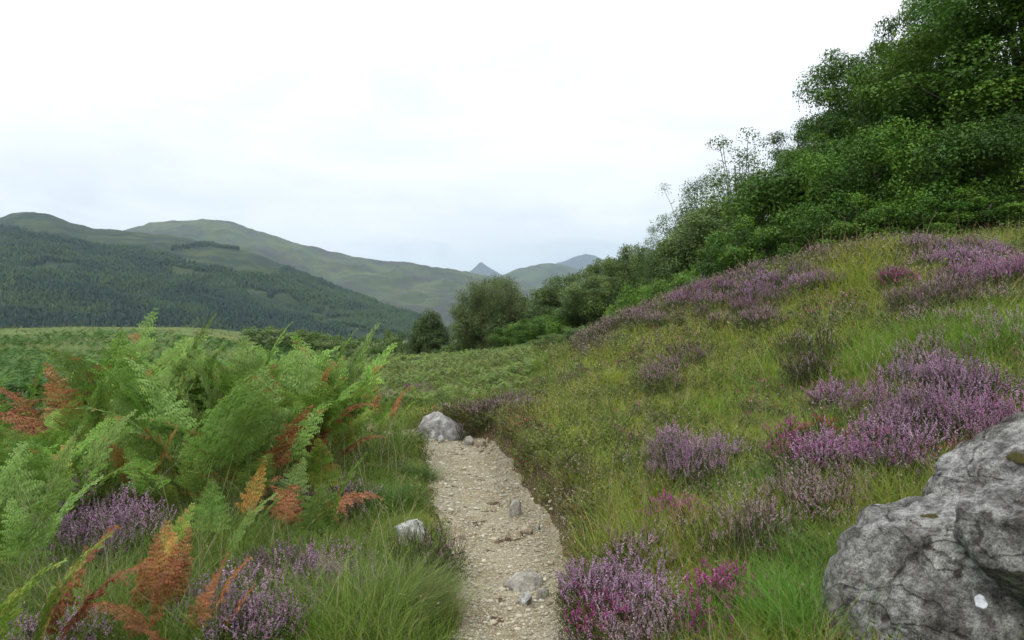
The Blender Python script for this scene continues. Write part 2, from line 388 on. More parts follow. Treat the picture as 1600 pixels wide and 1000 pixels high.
# path sheet
ys = np.arange(-5, 12.5, .03); ts = np.linspace(0, 1, 40)
pl = np.interp(ys, PY, PL) + (fbm(ys * 2.1, ys * 0 + 3.3, 5, 3) - .5) * .16 - .03
pr = np.interp(ys, PY, PR) + (fbm(ys * 2.4, ys * 0 + 9.3, 6, 3) - .5) * .16 + .03
XX = pl[:, None] + (pr - pl)[:, None] * ts[None]; YY = np.repeat(ys[:, None], 40, 1)
def path_surface(x, y, ed):
    z = np.minimum(G(x, y, True), -.02 * np.maximum(0, y - 9) + .03)
    return z + .004 + (fbm(x * 7, y * 7, 41, 5) - .5) * .05 - .025 * sstep(.05, .3, ed) + (fbm(x * 30, y * 30, 43, 2) - .5) * .014
ed = np.minimum(ts, 1 - ts)[None] * (pr - pl)[:, None]
ZZ = path_surface(XX, YY, ed)
i, j = np.meshgrid(np.arange(len(ys) - 1), np.arange(39), indexing='ij')
q = np.stack([i * 40 + j, i * 40 + j + 1, (i + 1) * 40 + j + 1, (i + 1) * 40 + j], -1).reshape(-1, 4)
tag(link('path', mesh_np('path', np.stack([XX, YY, ZZ], -1).reshape(-1, 3), [q], None, True), pm), kind='structure')

# ------------------------------------------------------------------ hills
def hill(name, mat, ridge, Dr, Db, basepy, dfun=.9, amp=10, scale=160, back=.35, nu=340, nv=110, seed=1, rid=.25):
    rx = [p[0] for p in ridge]; ry = [p[1] for p in ridge]
    px = np.linspace(rx[0], rx[-1], nu); ryy = np.interp(px, rx, ry)
    k = np.array([.25, .5, .25]); ryy = np.convolve(np.pad(ryy, 1, 'edge'), k, 'valid') + (fbm(px / 9, px * 0 + seed, seed, 4) - .5) * 4.5 * rid
    dr = np.interp(px, *Dr); db = np.interp(px, *Db); bpy_ = np.interp(px, *basepy)
    v = np.linspace(0, 1 + back, nv)
    d = db[None] + (dr - db)[None] * v[:, None]
    zb = EYE - (bpy_ - HZ) / F * db; zr = EYE - (ryy - HZ) / F * dr
    vv = np.clip(v, 0, 1)[:, None]
    z = zb[None] + (zr - zb)[None] * vv ** dfun - np.maximum(v - 1, 0)[:, None] * (zr - zb)[None] * 1.1
    x = (px[None] - 800) / F * d
    env = np.minimum(1, 4 * np.clip(v, 0, 1) * np.clip(1.02 - v, 0, 1))[:, None] + rid * .12
    hn = 1 - np.abs(2 * fbm(x / scale, d / scale, seed, 6) - 1) * 2
    z = z + (np.abs(2 * fbm(x / scale * 2.3, d / scale * 2.3, seed + 9, 5) - 1) * -2 + .5) * amp * .5 * (env * .7 + .3 * (vv > .6))
    z = z + (hn - .6) * amp * env + (fbm(x / scale * 5, d / scale * 5, seed + 3, 4) - .5) * amp * .35
    nu_, nv_ = nu, nv
    i, j = np.meshgrid(np.arange(nv_ - 1), np.arange(nu_ - 1), indexing='ij')
    q = np.stack([i * nu_ + j, i * nu_ + j + 1, (i + 1) * nu_ + j + 1, (i + 1) * nu_ + j], -1).reshape(-1, 4)
    co_ = np.stack([x, d, z], -1)
    tag(link(name, mesh_np(name, co_.reshape(-1, 3), [q], None, True), mat), kind='structure')
    return co_
A = [(-700, 380), (-300, 352), (-60, 345), (0, 341), (18, 335), (40, 331), (75, 333), (110, 347), (150, 357), (200, 362), (260, 368),
     (330, 378), (390, 394), (440, 412), (500, 439), (560, 464), (610, 481), (650, 492), (690, 512), (730, 530)]
hA = hill('forested_hill', M_hillA, A, ([-700, 0, 300, 730], [2000, 1900, 1750, 1250]), ([-700, 0, 300, 730], [650, 750, 850, 1150]),
          ([-700, 730], [545, 540]), .88, 16, 170, seed=11, nu=420, nv=140)
B = [(0, 400), (120, 372), (205, 358), (235, 349), (270, 344), (330, 342), (365, 349), (400, 361), (440, 373), (500, 389), (560, 402),
     (600, 408), (640, 410), (700, 419), (740, 428), (800, 440), (900, 465), (1050, 520)]
hill('moorland_hill', M_hillB, B, ([0, 400, 800, 1050], [3800, 3700, 3600, 3300]), ([0, 1050], [2000, 2200]), ([0, 1050], [530, 540]), .85, 42, 420, seed=21, nu=420, nv=140, rid=.6)
C_ = [(640, 520), (740, 452), (790, 428), (820, 417), (850, 412), (880, 414), (910, 422), (960, 436), (1100, 450), (1400, 440)]
hill('distant_hill', M_hillB, C_, ([640, 1400], [5200, 5600]), ([640, 1400], [3900, 4200]), ([640, 1400], [525, 525]), .85, 60, 600, seed=31, nu=260, nv=90, rid=.5)
D_ = [(640, 470), (700, 448), (728, 427), (743, 417), (752, 408), (762, 417), (778, 426), (800, 440), (840, 432), (870, 411), (893, 402),
      (915, 396), (930, 399), (950, 408), (990, 425), (1100, 460), (1300, 480)]
hill('mountain_range', M_hillC, D_, ([640, 1300], [9200, 9000]), ([640, 1300], [7200, 7000]), ([640, 1300], [510, 510]), 1.15, 60, 700, seed=41, nu=300, nv=80, rid=.25)

# conifers on the forested hill: far-off wood
fx = [0, 100, 190, 250, 280, 340, 400, 430, 445, 460, 520, 600, 660, 740]
fy = [352, 372, 386, 396, 410, 424, 432, 436, 420, 424, 449, 482, 502, 520]
nvA, nuA = hA.shape[:2]
Nt = 120000
u = rng.random(Nt) * (nuA - 1.01); v = (rng.random(Nt) ** .8) * (nvA / 1.35 - 1.01)
iu = u.astype(int); iv = v.astype(int); fu = (u - iu)[:, None]; fv = (v - iv)[:, None]
pt = (hA[iv, iu] * (1 - fu) + hA[iv, iu + 1] * fu) * (1 - fv) + (hA[iv + 1, iu] * (1 - fu) + hA[iv + 1, iu + 1] * fu) * fv
ppx = 800 + pt[:, 0] / pt[:, 1] * F; ppy = HZ - (pt[:, 2] - EYE) / pt[:, 1] * F
den = fbm(pt[:, 0] / 70, pt[:, 1] / 110, 51, 5)
gap = fbm(pt[:, 0] / 260, pt[:, 1] / 200, 57, 3)
inw = ppy > np.interp(ppx, fx, fy) + (den - .5) * 26
band = (ppx > 268) & (ppx < 374) & (ppy > 380 + np.abs(ppx - 325) * .10) & (ppy < 385.5 + np.abs(ppx - 325) * .13)
keep = (inw & (den > .27 + .12 * (gap > .62))) | band
pt = pt[keep]; nT = len(pt)
ringn = 5; tv = [[0, 0, 1]]; tf = []
for k, (zz, rr0) in enumerate(((.55, .13), (.50, .09), (.12, .22))):
    for a in range(ringn): tv.append([math.cos(a * 2 * math.pi / ringn + k) * rr0, math.sin(a * 2 * math.pi / ringn + k) * rr0, zz])
for a in range(ringn):
    b = (a + 1) % ringn
    tf += [[0, 1 + a, 1 + b]]
tq = [[1 + a + 5 * k, 6 + a + 5 * k, 6 + (a + 1) % 5 + 5 * k, 1 + (a + 1) % 5 + 5 * k] for k in range(2) for a in range(5)]
hgt = rng.uniform(7, 13, nT) * np.where(pt[:, 2] > 120, .8, 1)
rt = rot_z_tilt(rng.random(nT) * 6.28, np.zeros(nT), np.zeros(nT))
br = rng.random(nT)[:, None]
colr = (np.array([[.009, .026, .018]]) * (1 - br) + np.array([[.017, .038, .021]]) * br) * rng.uniform(.75, 1.25, (nT, 1))
bl = sstep(.46, .62, fbm(pt[:, 0] / 90, pt[:, 1] / 70, 66, 4))[:, None] * rng.uniform(.5, 1, (nT, 1))
colr = colr * (1 - bl) + np.array([[.033, .062, .020]]) * bl * rng.uniform(.7, 1.2, (nT, 1))
lt = rng.random(nT) < .08
colr[lt] = colr[lt] * [2.0, 1.7, 1.2]
vv_, pp_, cc_ = replicate(np.array(tv), [np.array(tf), np.array(tq)], pt - [0, 0, 1], rt, np.stack([hgt, hgt, hgt], -1), None, colr)
tag(link('conifer_forest', mesh_np('conifer_forest', vv_, pp_, cc_), M_needle), kind='stuff')

# haze
hz = bpy.data.materials.new('haze_air'); hz.use_nodes = True; nt = hz.node_tree; nt.nodes.clear()
out = nt.nodes.new('ShaderNodeOutputMaterial'); pv = nt.nodes.new('ShaderNodeVolumePrincipled')
pv.inputs['Color'].default_value = (.62, .82, 1, 1); pv.inputs['Density'].default_value = 7.8e-5; pv.inputs['Anisotropy'].default_value = .2
nt.links.new(pv.outputs[0], out.inputs['Volume'])
bm = bmesh.new(); bmesh.ops.create_cube(bm, size=1)
for v_ in bm.verts: v_.co = (v_.co.x * 30000, v_.co.y * 30000, -60 + (v_.co.z + .5) * 1160)
me = bpy.data.meshes.new('haze'); bm.to_mesh(me); bm.free()
tag(link('haze', me, hz), kind='stuff')
# ------------------------------------------------------------------ rocks
def displaced(v, fr, amp, seed, octs=5):
    """3-d fractal offset for every vertex, along its own normal direction is supplied by the caller"""
    off = Vector((seed * 3.1, seed * 1.7, seed * 2.3)); o = np.empty(len(v))
    for k, p_ in enumerate(v): o[k] = mnoise.fractal(Vector(p_) * fr + off, .9, 2.1, octs)
    return o * amp
def rock_mesh(name, size, seed, sub=4, cuts=7, rough=.12):
    r = np.random.default_rng(seed)
    bm = bmesh.new(); bmesh.ops.create_icosphere(bm, subdivisions=sub, radius=1)
    v = np.array([p_.co[:] for p_ in bm.verts]); f = np.array([[q_.index for q_ in t.verts] for t in bm.faces]); bm.free()
    for k in range(cuts):
        n = norm(r.normal(size=3)); c = r.uniform(.45, .8)
        dd = v @ n - c; v = v - np.maximum(dd, 0)[:, None] * n * .92
    nn = norm(v); v = v + nn * displaced(v, 1.3, rough, seed)[:, None] + nn * displaced(v, 5, rough * .3, seed + 5)[:, None]
    return mesh_np(name, v * np.array(size), [f], None, True)
def rock(name, label, px, py, d, wpx, hpx, mat, seed, depth=1.0, sink=.3, rz=0, cat='rock', group=None, on_ground=True, parent=None):
    w_ = wpx / F * d; h_ = hpx / F * d
    o = link(name, rock_mesh(name, (w_ / 2 * 1.05, w_ / 2 * depth, h_ / 2 / (1 - sink) * 1.05), seed, 4 if wpx > 24 else 3), mat)
    x, y, z = P(px, py, d)
    o.location = (x, y + w_ * .3 * depth, z - h_ / 2 * sink); o.rotation_euler = (0, 0, rz)
    return tag(o, label, cat, group)

def ridged(v, fr, seed):
    o = np.empty(len(v)); off = Vector((seed, seed * 2.2, seed * .7))
    for k, p_ in enumerate(v):
        q_ = Vector(p_) * fr + off
        o[k] = 1 - abs(mnoise.noise(q_)) * 2.2 + .4 * mnoise.noise(q_ * 2.7)
    return o
M_gst = stone_mat('grey_stone', (.17, .16, .135), (.30, .285, .24), (.45, .43, .38), 20)
# big boulder: three blocks of rock jammed together, with open cracks between them
def block(c, rad, tilt, power, cuts, seed, rough=1.0):
    bm = bmesh.new(); bmesh.ops.create_icosphere(bm, subdivisions=6, radius=1)
    v = np.array([p_.co[:] for p_ in bm.verts]); f = np.array([[q_.index for q_ in t.verts] for t in bm.faces]); bm.free()
    v = np.sign(v) * np.abs(v) ** power
    from mathutils import Euler
    M = np.array(Euler(tilt).to_matrix())
    v = (v * np.array(rad)) @ M.T
    for nvec, off in cuts:
        n_ = norm(np.array(nvec, float)); q_ = v @ n_ - off
        v = v - n_ * (np.maximum(q_, 0) * .88)[:, None]
    nn = norm(v)
    ax = norm(np.array([.55, .2, .8])); lay = v @ ax
    strata = np.sin(lay * 34 + displaced(v, 2.5, 4.0, seed + 2)) * .5 + .5
    v = v + nn * rough * (displaced(v, 2.2, .035, seed) + displaced(v, 8, .012, seed + 1, 6) + ridged(v, 4.5, seed + 3) * .016 - strata ** 3 * .016 + displaced(v, 34, .0035, seed + 4, 3))[:, None]
    v = v + np.array(c)
    fn = np.cross(v[f[:, 1]] - v[f[:, 0]], v[f[:, 2]] - v[f[:, 0]]); nr = np.zeros_like(v)
    for k in range(3): np.add.at(nr, f[:, k], fn)
    return v, f, norm(nr)
B0 = (1.75, 2.8, .2)
boulder = empty('boulder', B0)
tag(boulder, 'huge grey lichen-streaked boulder with deep cracks rising beside the heather bank', 'boulder')
BL = [block((1.73, 2.78, .32), (.465, .50, .57), (0, .10, .15), .82, [((-.72, -.50, .48), .40), ((-.1, -.95, .25), .42), ((-.25, -.1, .96), .50), ((-.95, -.2, .1), .45), ((.45, -.8, .4), .40)], 3),
      block((2.31, 3.10, .66), (.46, .46, .50), (0, .15, .1), .82, [((-.80, -.35, .48), .37), ((-.05, -.97, .2), .36), ((-.2, -.1, .97), .45), ((-.55, .0, .83), .41)], 8),
      block((1.92, 2.42, .82), (.40, .28, .23), (.05, .15, .1), .85, [((-.75, -.5, .42), .27), ((.05, -.95, .3), .23), ((-.35, -.2, .9), .20), ((-.5, -.5, -.7), .24)], 14)]
for v_, f_, n_ in BL: link('rock_block', mesh_np('rock_block', v_ - np.array(B0), [f_], None, True), M_boulder, boulder)
bv = np.concatenate([b_[0] for b_ in BL]); bn = np.concatenate([b_[2] for b_ in BL]); bvl = bv - np.array(B0)
bpx = 800 + bv[:, 0] / bv[:, 1] * F; bpy2 = HZ - (bv[:, 2] - EYE) / bv[:, 1] * F
def patch(name, mat, px, py, size, seed, lab, rot=0):
    m_ = np.hypot(bpx - px, bpy2 - py) < 10
    k = np.argmin(np.where(m_, bv[:, 1], 99))
    o = link(name, rock_mesh(name, size, seed, 4, 9, .14), mat, boulder)
    o.location = bvl[k] - bn[k] * size[2] * (.62 if name == 'quartz_patch' else .3)
    o.rotation_euler = Vector(bn[k]).to_track_quat('Z', 'Y').to_euler(); o['label'] = lab
patch('moss_patch', M_moss, 1456, 800, (.05, .035, .022), 2, 'olive brown moss cushion in the notch')
patch('moss_patch', M_moss, 1588, 708, (.06, .035, .012), 5, 'thin olive moss on the upper lobe')
patch('quartz_patch', M_quartz, 1528, 938, (.026, .034, .010), 8, 'white quartz knob on the front')

# rock at the bend of the path, pale rock in the verge, stones on the path
rock('rock', 'grey slanting rock under heather where the path ends', 690, 674, 9.42, 88, 50, M_rock, 17, .8, .35, .5).rotation_euler = (0, -.38, .4)
rock('rock', 'pale grey angular rock lying in the grass left of the path', 634, 834, 4.98, 58, 50, M_pale, 28, .9, .3, .5)
rock('rock', 'small grey rock almost hidden in grass at the bottom left of the path', 592, 1000, 3.6, 34, 16, M_rock, 25, .9, .4)
for px, py, w_, h_, m, s, lab in [
    (818, 912, 64, 22, M_gst, 31, 'largest flat grey stone embedded in the gravel path'),
    (848, 930, 24, 15, M_gst, 32, 'tan stone touching the right side of the largest flat path stone'),
    (822, 938, 24, 14, M_pale, 33, 'small whitish stone in front of the largest flat path stone'),
    (806, 797, 20, 26, M_gst, 34, 'upright rounded tan stone at the foot of the eroded bank'),
    (796, 790, 10, 14, M_tan, 35, 'narrow tan stone leaning against the upright rounded stone'),
    (824, 828, 24, 10, M_tan, 36, 'flat tan stone half buried below the dark bank hollow'),
    (841, 825, 9, 8, M_pale, 40, 'little pale stone next to the half buried flat stone'),
    (794, 839, 12, 10, M_tan, 37, 'small tan stone in the middle of the path'),
    (720, 842, 24, 12, M_tan, 38, 'low tan stone on the left side of the path'),
    (731, 690, 20, 11, M_gst, 39, 'rounded tan stone beside the slanting rock at the path end'),
    (752, 695, 17, 10, M_tan, 41, 'flat tan stone under the heather at the path end'),
    (762, 690, 12, 10, M_tan, 42, 'small tan stone right of the flat tan one at the path end'),
    (688, 686, 12, 8, M_pale, 43, 'tiny pale stone at the base of the slanting rock'),
    (750, 703, 14, 8, M_tan, 44, 'low tan stone lying in the gravel in front of the path end')]:
    d = EYE / ((py + h_ * .35 - HZ) / F)
    rock('stone', lab, px, py, d, w_, h_, m, s, .8, .42, s * 1.3, 'stone', 'stones on the path')

# loose gravel
Ng = 46000
gy = 2.8 * (11.0 / 2.8) ** rng.random(Ng); gt = rng.random(Ng)
gl = np.interp(gy, PY, PL) + (fbm(gy * 2.1, gy * 0 + 3.3, 5, 3) - .5) * .16 - .02
grr = np.interp(gy, PY, PR) + (fbm(gy * 2.4, gy * 0 + 9.3, 6, 3) - .5) * .16 + .06
gx = gl + (grr - gl) * gt
gz = np.where(gt < .94, path_surface(gx, gy, np.minimum(gt, .94 - np.minimum(gt, .94)) * (grr - gl)), G(gx, gy)) - .001
bm = bmesh.new(); bmesh.ops.create_icosphere(bm, subdivisions=1, radius=1)
gtv = np.array([p_.co[:] for p_ in bm.verts]); gtf = np.array([[q_.index for q_ in t.verts] for t in bm.faces]); bm.free()
gs = .0035 + .010 * rng.random(Ng) ** 4 + .024 * (rng.random(Ng) < .022) * rng.random(Ng)
gs = gs * (.46 + .05 * gy)
def euler_rand(N):
    q_ = norm(rng.normal(size=(N, 4))); w_, x, y, z = q_.T
    return np.stack([np.stack([1 - 2 * (y * y + z * z), 2 * (x * y - z * w_), 2 * (x * z + y * w_)], -1),
                     np.stack([2 * (x * y + z * w_), 1 - 2 * (x * x + z * z), 2 * (y * z - x * w_)], -1),
                     np.stack([2 * (x * z - y * w_), 2 * (y * z + x * w_), 1 - 2 * (x * x + y * y)], -1)], 1)
gpal = np.array([[.37, .335, .245], [.32, .285, .20], [.44, .41, .32], [.25, .215, .15], [.36, .35, .30], [.19, .17, .125]])
gc = gpal[rng.choice(6, Ng, p=[.3, .2, .2, .1, .12, .08])] * rng.uniform(.8, 1.15, (Ng, 1))
vs, ps, cs = replicate(gtv * rng.uniform(.75, 1.2, gtv.shape), [gtf], np.stack([gx, gy, gz + gs * .2], -1), rot_z_tilt(rng.random(Ng) * 6.28, rng.normal(0, .25, Ng), rng.normal(0, .25, Ng)),
                       np.stack([gs * rng.uniform(.7, 1.5, Ng), gs * rng.uniform(.7, 1.3, Ng), gs * rng.uniform(.4, .8, Ng)], -1), None, gc)
tag(link('gravel', mesh_np('gravel', vs, ps, cs), M_gravel), kind='stuff')

# ------------------------------------------------------------------ bracken
def bracken_mesh(seed, L=1.15, blade=.58, lean=.25, bend=1.0, wid=.36, pal=((.10, .19, .05),), curl=0.0, npair=17, brown=0):
    r = np.random.default_rng(seed)
    n = 40; t = np.linspace(0, 1, n); phi = lean + bend * t ** 2.2
    dirs = np.stack([np.sin(phi), .12 * np.sin(t * 3 + seed), np.cos(phi)], -1); dirs = norm(dirs)
    pts = np.concatenate([[[0, 0, 0]], np.cumsum(dirs[:-1] * L / (n - 1), 0)])
    st = MB(); pc = np.array(pal)
    tb = 1 - blade
    kk = int(n * .97)
    scol = pc[0] * np.array([.95, .85, .7])
    st.tube(pts[:kk], np.linspace(.0045, .0012, kk), 5, scol)
    lf = MB(); V = []; C = []
    for k in range(npair):
        u = k / npair; u = u ** .92
        tt = tb + blade * u
        i0 = min(int(tt * (n - 1)), n - 2); fr = tt * (n - 1) - i0
        base = pts[i0] * (1 - fr) + pts[i0 + 1] * fr; tan = dirs[i0]
        for sgn in (-1, 1):
            Lp = wid * (1 - u) ** .85 * (1 if k > 0 else .92) * r.uniform(.85, 1.1) + .012
            side = np.array([0, sgn, 0.]); upn = norm(np.cross(tan, side) * sgn)
            if upn[2] < 0 and k < npair // 2: upn = -upn
            ang_ = r.uniform(.25, .55) + u * .35
            pd = norm(side * math.cos(ang_) + tan * math.sin(ang_) + upn * r.normal(.06, .10))
            m = 7; s = np.linspace(0, 1, m)
            droop = r.uniform(.05, .30) + curl
            pp = base + pd * (s * Lp)[:, None] + np.array([0, 0, -1]) * (droop * Lp * s ** 2)[:, None] + (upn * curl * r.normal() * Lp)[None] * (s ** 2)[:, None]
            st.tube(pp, np.linspace(.0016, .0006, m), 3, scol)
            c = pc[r.integers(len(pc))] * r.uniform(.82, 1.18)
            if brown and r.random() < brown: c = np.array([.30, .17, .05]) * r.uniform(.6, 1.2)
            nq = max(3, int(Lp / .0215))
            uu = (np.arange(nq) + .6) / nq
            idx = np.minimum((uu * (m - 1)).astype(int), m - 2); ff = (uu * (m - 1) - idx)[:, None]
            bp_ = pp[idx] * (1 - ff) + pp[idx + 1] * ff
            pt_ = norm(pp[idx + 1] - pp[idx])
            pn = norm(np.cross(pt_, np.cross(upn, pt_)))
            lq = np.minimum(.062, .30 * Lp) * (1 - uu) ** .75 * r.uniform(.85, 1.15, nq) + .006
            for sg2 in (-1, 1):
                pdq = norm(np.cross(pn, pt_) * sg2 + pt_ * r.uniform(.25, .5) + pn * r.normal(.05 - curl, .22, (nq, 1)))
                wd = norm(np.cross(pn, pdq)) * (Lp / nq * .36 + .0012)
                b0 = bp_; b3 = bp_ + pdq * lq[:, None] - pn * (lq * (.12 + curl))[:, None]
                mid = bp_ + pdq * (lq * .42)[:, None] + pn * .002
                V.append(np.stack([b0, mid + wd, b3, mid - wd], 1).reshape(-1, 3))
                C.append(np.repeat(c * (1 + .0 * uu[:, None]) * r.uniform(.9, 1.1, (nq, 1)), 4, 0))
    V = np.concatenate(V); C = np.concatenate(C); q_ = np.arange(len(V)).reshape(-1, 4)
    return mesh_np('frond', V, [q_], C), st.mesh('stalk')
GR = [(.165, .30, .048), (.20, .325, .056), (.125, .24, .034)]
PALE = [(.20, .315, .085), (.18, .29, .065), (.145, .25, .048)]
YEL = [(.19, .28, .045), (.24, .27, .05), (.165, .26, .04)]
RUST = [(.30, .115, .045), (.22, .085, .035), (.36, .16, .07)]
GOLD = [(.42, .24, .06), (.38, .19, .05), (.32, .25, .06)]
def proto(kind, seed, **kw):
    if kind in 'gpy': kw['brown'] = (.0, .04, .12)[seed % 3]
    f, s = bracken_mesh(seed, **kw); f.materials.append(M_frond); s.materials.append(M_stalk); return f, s
PRO = {'green': [proto('g', 100 + k, pal=GR, L=1.0 + .1 * (k % 4), bend=.5 + .28 * (k % 3), lean=.08 + .1 * (k % 4), wid=.23 + .03 * (k % 3)) for k in range(7)],
       'pale': [proto('p', 120 + k, pal=PALE, L=1.0 + .1 * (k % 3), bend=.6 + .3 * (k % 3), lean=.15 + .1 * (k % 3), wid=.25) for k in range(5)],
       'yellow': [proto('y', 140 + k, pal=YEL, L=.95, bend=.5 + .3 * k, lean=.2, wid=.22) for k in range(3)],
       'rust': [proto('r', 160 + k, pal=RUST, L=.8 + .08 * k, bend=.35 + .45 * k, lean=.1 + .12 * k, wid=.15 + .015 * k, curl=.16, npair=14) for k in range(4)],
       'gold': [proto('o', 180 + k, pal=GOLD, L=.8, bend=.5 + .4 * k, lean=.15, wid=.19, curl=.06, npair=13) for k in range(2)]}
LAB = {}
def frond(kind, x, y, yaw, sc, tilt=(0, 0), label='', group=None, var=None, z=None):
    f, s = PRO[kind][rng.integers(len(PRO[kind])) if var is None else var % len(PRO[kind])]
    nm = 'dead_bracken_plant' if kind in ('rust', 'gold') else 'bracken_plant'
    e_ = empty(nm, (x, y, (Gs(x, y) if z is None else z) - .03), yaw, sc)
    e_.rotation_euler = (tilt[0], tilt[1], yaw)
    link('frond', f, None, e_); link('stalk', s, None, e_)
    return tag(e_, label, 'dead bracken' if kind in ('rust', 'gold') else 'bracken', group)
def thicket(n, pxr, dr, kinds, sc, label, group, cond=None, clump=.0):
    done = 0; tries = 0
    while done < n and tries < n * 30:
        tries += 1
        px = rng.uniform(*pxr); d = rng.uniform(*dr); x = (px - 800) / F * d
        l, r_ = edge_sd(np.array([x]), np.array([d]))
        if max(l[0], r_[0]) < .25 or (cond and not cond(px, d)): continue
        k = kinds[rng.integers(len(kinds))]
        yaw = rng.normal(.3, 1.5)
        frond(k, x, d, yaw, sc * rng.uniform(.62, 1.12), (rng.normal(0, .1), rng.normal(0, .1)),
              'rusty dead ' + label[label.index('bracken'):] if k in ('rust', 'gold') else label,
              group + (' (dead)' if k in ('rust', 'gold') else ''))
        done += 1
g_, p_, y_ = 'green', 'pale', 'yellow'
thicket(128, (120, 545), (5.1, 7.8), [g_, g_, g_, p_, p_, p_, y_, y_, 'rust'], 1.15, 'green bracken in the tall thicket left of the path', 'tall bracken thicket',
        lambda px, d: abs(px - 345) < 60 + (d - 5.4) * 85)
thicket(28, (150, 640), (8.2, 11), [g_, g_, y_, p_], .92, 'green bracken standing behind the tall thicket', 'bracken behind the thicket', lambda px, d: px < 520 + (d - 8) * 30)
thicket(46, (-120, 120), (3.7, 6.2), [p_, p_, p_, g_, y_], .82, 'pale bluish green bracken at the left edge of the view', 'pale bracken at the left edge')
thicket(30, (-60, 200), (6.0, 10), [p_, g_, 'rust', p_, g_, y_], .85, 'bracken at the far left between thicket and field', 'bracken at the far left')
thicket(20, (470, 620), (7.0, 9.5), [g_, y_, y_, p_], .62, 'short yellow-green bracken on the verge right of the thicket', 'short bracken on the verge', lambda px, d: px < 640 - (9.5 - d) * 35)
thicket(34, (60, 520), (4.4, 5.7), [g_, g_, p_, p_, y_, 'rust'], .72, 'short green bracken along the front foot of the thicket', 'bracken at the foot of the thicket')

def clump_of_rust():
    for px, pt, d, yaw, tx, ty, var, kind in [(205, 870, 3.5, 2.9, 0, -.25, 0, 'rust'), (225, 905, 3.35, 3.0, 0, -.5, 1, 'rust'), (300, 850, 3.45, .4, 0, .12, 0, 'rust'), (325, 890, 3.3, .2, 0, .3, 0, 'rust'), (245, 850, 3.55, 1.9, .1, -.1, 0, 'rust'), (280, 905, 3.25, 1.2, 0, .05, 1, 'rust'), (235, 835, 3.7, 1.3, 0, 0, 0, 'gold')]:
        at_top(kind, px, pt, d, yaw, 'rusty dead bracken within the dense foreground cluster at lower left' if kind == 'rust' else 'golden frond within the dense foreground cluster at lower left', tilt=(tx, ty), var=var, group='dense foreground cluster of dead bracken')
def at_top(kind, px, py_top, d, yaw, label, sc=None, tilt=(0, 0), var=0, group=None, base=None):
    """a single plant whose tip reaches a given place"""
    x = (px - 800) / F * d; z0 = Gs(x, d); H = EYE - (py_top - HZ) / F * d - z0
    me = PRO[kind][var % len(PRO[kind])][1]
    mx = max(v_.co.z for v_ in me.vertices)
    return frond(kind, x, d, yaw, H / mx, tilt, label, group, var)
at_top('pale', 250, 484, 6.6, .2, 'tallest pale bracken frond standing up against the forested hill', var=0)
at_top('pale', 380, 498, 7.0, .3, 'pale bracken tip reaching the hill foot above the thicket centre', var=3)
at_top('pale', 528, 500, 7.6, .5, 'upright pale bracken standing alone right of the thicket', var=0)
at_top('green', 500, 515, 7.4, 2.6, 'upright green bracken leaning left beside the lone pale one', var=0)
at_top('pale', 128, 545, 6.0, .2, 'slim upright pale bracken left of the thicket', var=3)
at_top('pale', 330, 772, 3.95, .45, 'bright pale green bracken arching right over the rusty fronds', var=1)
at_top('yellow', 262, 790, 4.1, 1.2, 'single yellow bracken frond standing above the rusty fronds', var=0)
at_top('yellow', 15, 830, 2.75, .4, 'large yellow-green bracken in the bottom left corner', var=1)
at_top('yellow', -60, 860, 2.7, .1, 'yellow-green bracken partly outside the bottom left corner', var=2)
# dead ones
at_top('rust', 235, 838, 3.5, 2.2, 'rusty dead bracken standing left in the foreground cluster', var=0)
at_top('rust', 262, 825, 3.6, 1.4, 'tallest rusty dead bracken of the foreground cluster', var=0)
at_top('rust', 312, 865, 3.4, .3, 'dark red-brown dead bracken at the right of the foreground cluster', var=1)
at_top('rust', 270, 930, 3.2, 3.1, 'dead bracken spreading flat to the left in the foreground', var=3)
at_top('rust', 285, 962, 3.1, 3.3, 'lowest flat dead bracken in the foreground', var=2)
at_top('gold', 240, 818, 3.75, 1.8, 'golden brown bracken behind the rusty foreground cluster', var=0)
at_top('rust', 30, 830, 2.9, .7, 'orange-brown dead bracken at the bottom left edge', var=1)
at_top('rust', 60, 880, 3.0, .2, 'orange-brown dead bracken drooping beside the bottom left edge', var=2)
at_top('gold', 372, 712, 4.9, .9, 'golden bracken frond standing right of the thicket foot', var=0)
at_top('gold', 228, 660, 5.3, .5, 'bright orange-yellow bracken low in the thicket front', var=0)
at_top('gold', 215, 676, 5.2, 3.0, 'orange bracken spreading left in the thicket front', var=1)
at_top('rust', 440, 750, 4.9, .4, 'crumpled rust-brown bracken beside the dark heather', var=3, tilt=(.2, .2))
at_top('rust', 470, 765, 4.8, 2.4, 'crumpled brown bracken lying low toward the verge', var=2)
at_top('rust', 420, 775, 4.7, 1.4, 'low crumpled rusty bracken at the thicket edge', var=3)
at_top('gold', 465, 560, 6.9, .6, 'orange bracken high on the right flank of the thicket', var=0)
at_top('rust', 485, 625, 6.2, 1.2, 'orange-brown bracken low on the right flank of the thicket', var=0)
at_top('rust', 100, 565, 6.6, 2.6, 'rust-brown bracken left of the thicket against the green field', var=1)
at_top('rust', 85, 598, 6.2, 3.0, 'rust-brown bracken bending left below the other left one', var=2)
at_top('rust', 130, 640, 5.6, 2.9, 'flat rusty bracken on the left of the thicket', var=3)
at_top('rust', 575, 588, 9.2, 1.4, 'rust-brown bracken next to the purple heather dome', var=0)
at_top('rust', 600, 600, 9.4, .4, 'small brown bracken touching the purple heather dome', var=1)

clump_of_rust()
